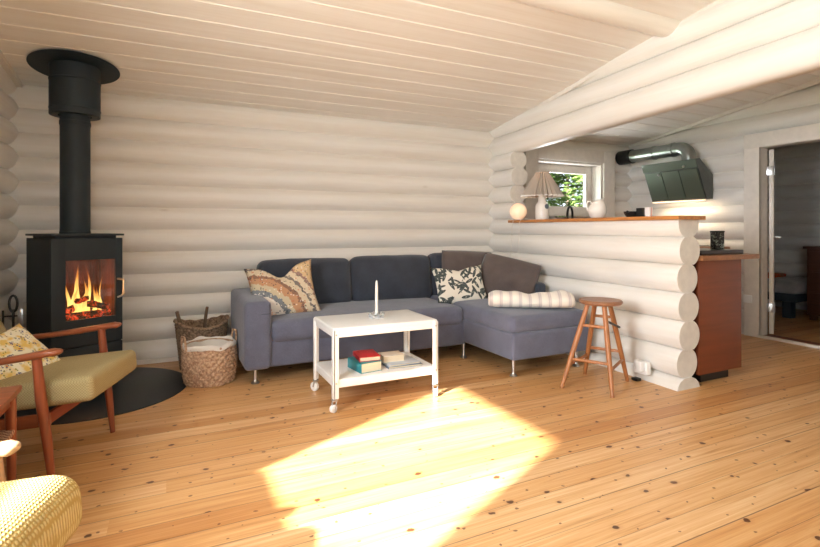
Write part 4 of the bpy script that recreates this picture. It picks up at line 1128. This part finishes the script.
# tray and tin on the near worktop
bm = new(); bb(bm, (3.40, 2.28, 0.912), (3.895, 2.60, 0.944), 0.004); o = tag(obj('hotplate', bm, simple('dark_brown_plate', (52, 38, 34), 0.3)), 'flat dark cooking plate lying on the worktop behind the log half-wall', 'hotplate')
t = NT('flowered_tin'); tc = t.a('ShaderNodeTexCoord'); n = t.noise(tc.outputs['Object'], 42, 3, 0.6, 1.5)
v = t.a('ShaderNodeTexVoronoi'); v.inputs['Scale'].default_value = 26; t.link(tc.outputs['Object'], v.inputs['Vector'])
col = t.ramp(n, [(0.0, lin((16, 16, 18))), (0.56, lin((20, 22, 22))), (0.60, lin((190, 196, 180))), (0.66, lin((110, 130, 130))), (0.7, lin((18, 18, 20)))])
t.set(Base_Color=col, Roughness=0.35)
bm = new(); bb(bm, (-0.034, -0.034, 0), (0.034, 0.034, 0.138), 0.006); tn = obj('tin_box', bm, t.m); tn.location = (3.80, 2.42, 0.944); tn.rotation_euler = (0, 0, R(-20))
tag(tn, 'black tin with pale flower pattern on the dark cooking plate', 'tin')
bm = new(); bb(bm, (-0.036, -0.036, 0.130), (0.036, 0.036, 0.142), 0.004); obj('lid', bm, M['black'], tn)

# wall sockets
so_ = thing('wall_socket', 'white socket with a plugged-in adapter low on the log half-wall', 'socket', (3.068, 2.50, 0.10))
bm = new(); bb(bm, (-0.022, -0.055, -0.045), (0.02, 0.055, 0.045), 0.006, 3); obj('socket_plate', bm, M['white_metal'], so_)
bm = new(); bb(bm, (-0.06, -0.04, -0.02), (-0.02, 0.008, 0.05), 0.008, 3); obj('plug', bm, M['white_metal'], so_)
bm = new(); bb(bm, (-0.055, 0.0, -0.098), (-0.01, 0.05, -0.078), 0.004); obj('adapter', bm, M['black'], so_)
s2 = thing('wall_socket', 'small white socket on the white board left of the bedroom doorway', 'socket', (5.36, 3.09, 0.38))
bm = new(); bb(bm, (-0.018, -0.04, -0.04), (0.0, 0.04, 0.04), 0.005, 3); obj('socket_plate', bm, M['white_metal'], s2)

# ================================================================== BEDROOM SEEN THROUGH THE DOORWAY
bd = thing('bed', 'bed with a grey cover in the dark bedroom beyond the doorway', 'bed', (7.3, 4.0, 0)); bi = Matrix.Translation((-7.3, -4.0, 0))
def bp(name, bm, m, smooth=50):
    o = obj(name, bm, m, None, smooth); o.parent = bd; o.matrix_parent_inverse = bi; return o
NV = simple('dark_blue_paint', (44, 54, 62), 0.6)
bm = new(); bb(bm, (6.86, 3.40, 0.20), (7.70, 4.56, 0.30), 0.01); bp('bed_frame', bm, NV)
for x, y in ((6.90, 3.5), (7.6, 3.5), (6.90, 4.45), (7.6, 4.45)):
    bm = new(); bb(bm, (x - 0.05, y - 0.05, 0), (x + 0.05, y + 0.05, 0.20), 0.005); bp('leg', bm, NV)
bm = new(); rbox(bm, (0.86, 1.16, 0.15), 0.05, (0.01, 0.01, 0.02), c=(7.28, 3.98, 0.37), wob=0.02); bp('mattress', bm, fabric('grey_bed_cover', (160, 156, 158)))
bm = new(); rbox(bm, (0.5, 0.6, 0.05), 0.02, (0, 0, 0.01), c=(7.2, 4.1, 0.475), wob=0.02)
o = obj('folded_blanket', bm, leaf_print('orange_print', (170, 110, 80), (200, 70, 30), 14, 0.3)); tag(o, 'orange patterned blanket folded on the bed', 'blanket')
dr_ = thing('dresser', 'dark wooden chest of drawers at the edge of the bedroom doorway view', 'dresser', (7.2, 3.0, 0)); di_ = Matrix.Translation((-7.2, -3.0, 0))
DW = wood('dark_stained_wood', (82, 48, 34), 1, 0.5)
bm = new(); bb(bm, (6.95, 2.62, 0.06), (7.5, 3.33, 0.86), 0.004); o = obj('body', bm, DW); o.parent = dr_; o.matrix_parent_inverse = di_
bm = new(); bb(bm, (6.92, 2.60, 0.86), (7.52, 3.36, 0.89), 0.004); o = obj('top', bm, DW); o.parent = dr_; o.matrix_parent_inverse = di_
for k_ in range(3):
    bm = new(); bb(bm, (6.935, 2.65, 0.10 + k_ * 0.25), (6.955, 3.30, 0.33 + k_ * 0.25), 0.004); q = obj('drawer', bm, DW); q.parent = dr_; q.matrix_parent_inverse = di_
    bm = new(); sweep(bm, [(6.935, 2.975, 0.22 + k_ * 0.25), (6.91, 2.975, 0.22 + k_ * 0.25)], 0.012, 10); w_ = obj('knob', bm, M['metal']); w_.parent = q
for x in (7.0, 7.45):
    for y in (2.67, 3.28):
        bm = new(); bb(bm, (x - 0.03, y - 0.03, 0), (x + 0.03, y + 0.03, 0.06)); o = obj('leg', bm, DW); o.parent = dr_; o.matrix_parent_inverse = di_

# ================================================================== ARMCHAIRS AND SIDE TABLE
def weave_mat(name, c1, c2, scale, strength=0.8):
    t = NT(name); c = t.coords(scale=(scale, scale, scale)); ch = t.a('ShaderNodeTexChecker'); ch.inputs['Scale'].default_value = 1.0
    t.link(c, ch.inputs['Vector']); ch.inputs[1].default_value = lin(c1); ch.inputs[2].default_value = lin(c2)
    n = t.noise(t.coords(), 60, 3)
    t.set(Base_Color=t.mix(t.math('MULTIPLY', n, 0.5), ch.outputs[0], lin(tuple((a + b_) // 2 for a, b_ in zip(c1, c2)))), Roughness=0.95)
    t.bump(ch.outputs[1], strength, 0.003); return t.m
OL = weave_mat('olive_woven_upholstery', (146, 130, 88), (178, 160, 114), 170, 0.6)
def armchair(label, org, rz, W, za, L, mat, cw, ch_, czc, knit=False, tip=0.255, T=None, TZ_=None, bo=0.0):
    """low teak easy chair; local x is forward, y to its left"""
    r = thing('easy_chair', label, 'armchair', (org[0], org[1], 0), rz)
    T, TZ_ = T or M['teak'], TZ_ or M['teak_z']
    for s in (-1, 1):
        y = s * W / 2
        # arm: paddle, thicker towards its rounded tip
        bm = new(); n = 16
        A = []
        for u in [0.0, 0.004, 0.012, 0.025, 0.042] + [0.06 + 0.94 * k_ / n for k_ in range(n + 1)]:
            x = tip - L * u
            wd = 0.030 * (1 - 0.35 * u); th = 0.016 - 0.003 * u
            if u < 0.06: q = math.sqrt(max(0.02, 1 - (1 - u / 0.06) ** 2)); wd *= q * 0.9 + 0.1; th *= q * 0.9 + 0.1
            z = za - 0.12 * (0.255 - x) - 0.01 * math.sin(PI * u) - 0.004 * (u < 0.06)
            A.append([bm.verts.new((x, y + s * 0.012 * math.sin(PI * u) + wd * math.copysign(abs(math.cos(a)) ** 0.7, math.cos(a)), z + th * math.copysign(abs(math.sin(a)) ** 0.8, math.sin(a)))) for a in [2 * PI * j / 18 for j in range(18)]])
        for P_, Q_ in zip(A, A[1:]):
            for j in range(18): bm.faces.new((P_[j], P_[(j + 1) % 18], Q_[(j + 1) % 18], Q_[j]))
        bm.faces.new(A[0]); bm.faces.new(A[-1]); obj('armrest', bm, T, r, smooth=70)
        # front leg, tapering towards the floor
        bm = new(); sweep(bm, [(0.215, y - s * 0.005, 0), (0.195, y - s * 0.004, 0.2), (0.172, y - s * 0.002, 0.38), (0.155, y, za - 0.018)], [0.014, 0.021, 0.023, 0.019], 14, flat=(1.15, 0.85)); obj('leg', bm, TZ_, r)
        # rear leg raked backwards
        bm = new(); xb = tip - L; sweep(bm, [(xb - 0.05, y, 0), (xb + 0.02, y, 0.2), (xb + 0.07, y, za - 0.12 * L - 0.02)], [0.013, 0.020, 0.016], 14, flat=(1.15, 0.85)); obj('leg', bm, TZ_, r)
        # seat rail
        bm = new(); box(bm, ((0.185 + xb) / 2 + 0.01, y - s * 0.028, 0.262), (0.185 - xb, 0.024, 0.055), 0.006, rot=Matrix.Rotation(R(-5), 3, 'Y')); obj('side_rail', bm, T, r)
    for x, z in ((0.165, 0.275), (-0.27 + bo, 0.235)):
        bm = new(); box(bm, (x, 0, z), (0.022, W - 0.05, 0.05), 0.006); obj('cross_rail', bm, wood('teak_rail', (150, 66, 36), 1, 0.35) if 'tr' not in M else M['tr'], r)
    # back frame, slatted
    bk_ = R(-25)
    for s in (-1, 1):
        bm = new(); sweep(bm, [(-0.28 + bo, s * (W / 2 - 0.07), 0.26), (-0.41 + bo, s * (W / 2 - 0.08), 0.60)], [0.016, 0.013], 12); obj('back_post', bm, TZ_, r)
    bm = new(); sweep(bm, [(-0.41 + bo, -W / 2 + 0.08, 0.60), (-0.42 + bo, 0, 0.605), (-0.41 + bo, W / 2 - 0.08, 0.60)], 0.014, 12); obj('back_rail', bm, T, r)
    # cushions
    bm = new(); rt = Matrix.Rotation(R(-5), 3, 'Y')
    rbox(bm, (0.62, cw, ch_), 0.028 if not knit else 0.06, (0.004, 0.006, 0.012), n=18, c=(0.045 if not knit else 0.085, 0, czc), rot=rt)
    sc = obj('seat_cushion', bm, mat, r, smooth=60)
    bm = new(); rb = Matrix.Rotation(R(-24), 3, 'Y')
    rbox(bm, (0.11, cw - 0.01, 0.36), 0.035, (0.012, 0, 0.0), n=14, c=(-0.30 + bo, 0, 0.52), rot=rb)
    bc = obj('back_cushion', bm, mat, r, smooth=60)
    return r, sc
CH = R(-16.5)
c1, _ = armchair('low teak armchair with olive cushions in front of the wood stove', (-0.579, 2.895), CH, 0.60, 0.585, 0.61, OL, 0.52, 0.11, 0.375)
scatter('throw_pillow', 'cream pillow with a small flower print on the olive armchair', 0.36, 0.33, 0.11, flower_print(), (-0.675, 2.93, 0.478), (R(-46), R(-10), R(60)), 8)
# knitted yellow chair nearest the viewer
t = NT('yellow_knitted_wool'); tc = t.a('ShaderNodeTexCoord'); wv = t.a('ShaderNodeTexWave', wave_type='BANDS', bands_direction='Y'); wv.inputs['Scale'].default_value = 30; wv.inputs['Distortion'].default_value = 1.5; wv.inputs['Detail'].default_value = 2
t.link(tc.outputs['Object'], wv.inputs['Vector']); w2_ = t.a('ShaderNodeTexWave', wave_type='BANDS', bands_direction='X'); w2_.inputs['Scale'].default_value = 44; w2_.inputs['Distortion'].default_value = 2.0
t.link(tc.outputs['Object'], w2_.inputs['Vector']); h = t.math('MULTIPLY', wv.outputs['Fac'], w2_.outputs['Fac'])
t.set(Base_Color=t.ramp(h, [(0.05, lin((188, 156, 88))), (0.5, lin((222, 200, 140)))]), Roughness=0.95)
t.bump(h, 0.8, 0.004); KN = t.m
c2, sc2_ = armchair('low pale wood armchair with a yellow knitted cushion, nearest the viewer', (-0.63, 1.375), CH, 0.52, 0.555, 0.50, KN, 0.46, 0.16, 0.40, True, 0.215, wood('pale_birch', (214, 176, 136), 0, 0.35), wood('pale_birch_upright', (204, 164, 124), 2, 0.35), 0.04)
# side table between the chairs
tt = thing('side_table', 'small teak side table with a woven lower shelf between the two armchairs', 'table', (-0.76, 2.1, 0))
bm = new(); bb(bm, (-0.24, -0.27, 0.478), (0.24, 0.27, 0.50), 0.006); obj('table_top', bm, M['teak'], tt)
bm = new(); 
for s in (-1, 1):
    bb(bm, (-0.20, s * 0.235 - 0.009, 0.435), (0.20, s * 0.235 + 0.009, 0.478), 0.002); bb(bm, (s * 0.205 - 0.009, -0.23, 0.435), (s * 0.205 + 0.009, 0.23, 0.478), 0.002)
obj('apron', bm, M['teak'], tt)
for sx_ in (-1, 1):
    for sy_ in (-1, 1):
        bm = new(); sweep(bm, [(sx_ * 0.215, sy_ * 0.243, 0), (sx_ * 0.21, sy_ * 0.238, 0.478)], [0.012, 0.019], 14); obj('leg', bm, M['teak_z'], tt)
bm = new(); bb(bm, (-0.215, -0.24, 0.325), (0.225, 0.245, 0.345), 0.006); obj('cane_shelf', bm, weave_mat('woven_cane', (120, 66, 44), (214, 176, 140), 90), tt)

# ================================================================== GREENERY OUTSIDE
LF = NT('sunlit_leaves'); n = LF.noise(LF.coords(), 3, 3); LF.set(Base_Color=LF.ramp(n, [(0.3, lin((78, 108, 48))), (0.7, lin((132, 158, 84)))]), Roughness=0.5)
LF.p.inputs['Transmission Weight'].default_value = 0.0; LF = LF.m
BKm = wood('grey_bark', (110, 96, 82), 2, 0.9)
def tree(name, label, cat, c, R_, H, nleaf, ls, seed, group=None):
    r = thing(name, label, cat, c); rnd = random.Random(seed)
    bm = new(); sweep(bm, [(0, 0, 0), (0.03, 0.02, H * 0.4), (0, 0, H * 0.8)], [0.06, 0.045, 0.02], 10)
    for k_ in range(7):
        a = k_ * 0.9 + seed; sweep(bm, [(0.02, 0.01, H * (0.25 + 0.06 * k_)), (math.cos(a) * R_ * 0.7, math.sin(a) * R_ * 0.7, H * (0.45 + 0.07 * k_))], [0.02, 0.007], 6)
    obj('stem', bm, BKm, r)
    bm = new()
    for k_ in range(nleaf):
        while True:
            p = Vector([rnd.uniform(-1, 1) for _ in range(3)])
            if 0.35 < p.length < 1 and noise.noise(p * 2.2 + Vector((seed, 0, 0))) > -0.18: break
        p = Vector((p.x * R_, p.y * R_, H * 0.55 + p.z * H * 0.48))
        q = Matrix.Rotation(rnd.uniform(0, 6.28), 3, 'Z') @ Matrix.Rotation(rnd.uniform(-1.1, 1.1), 3, 'X'); L = ls * rnd.uniform(0.6, 1.3)
        v = [bm.verts.new(p + q @ Vector(w) * L) for w in ((-0.9, 0, 0), (-0.3, 0.36, 0.08), (0.35, 0.30, 0.05), (1, 0, -0.1), (0.35, -0.30, 0.05), (-0.3, -0.36, 0.08))]
        bm.faces.new(v)
    obj('foliage', bm, LF, r, smooth=0); return r
tree('bush', 'leafy bright green bush outside the kitchen window, seen on the left of the pane', 'bush', (4.6, 6.5, -0.35), 0.9, 3.2, 9000, 0.075, 1)
tree('bush', 'leafy bright green bush outside the kitchen window, seen on the right of the pane', 'bush', (6.6, 7.0, -0.35), 0.98, 3.4, 9000, 0.075, 2)
tree('bush', 'pale green bush filling the gap behind the other two outside the kitchen window', 'bush', (6.4, 9.7, -0.35), 1.6, 3.8, 12000, 0.10, 3)
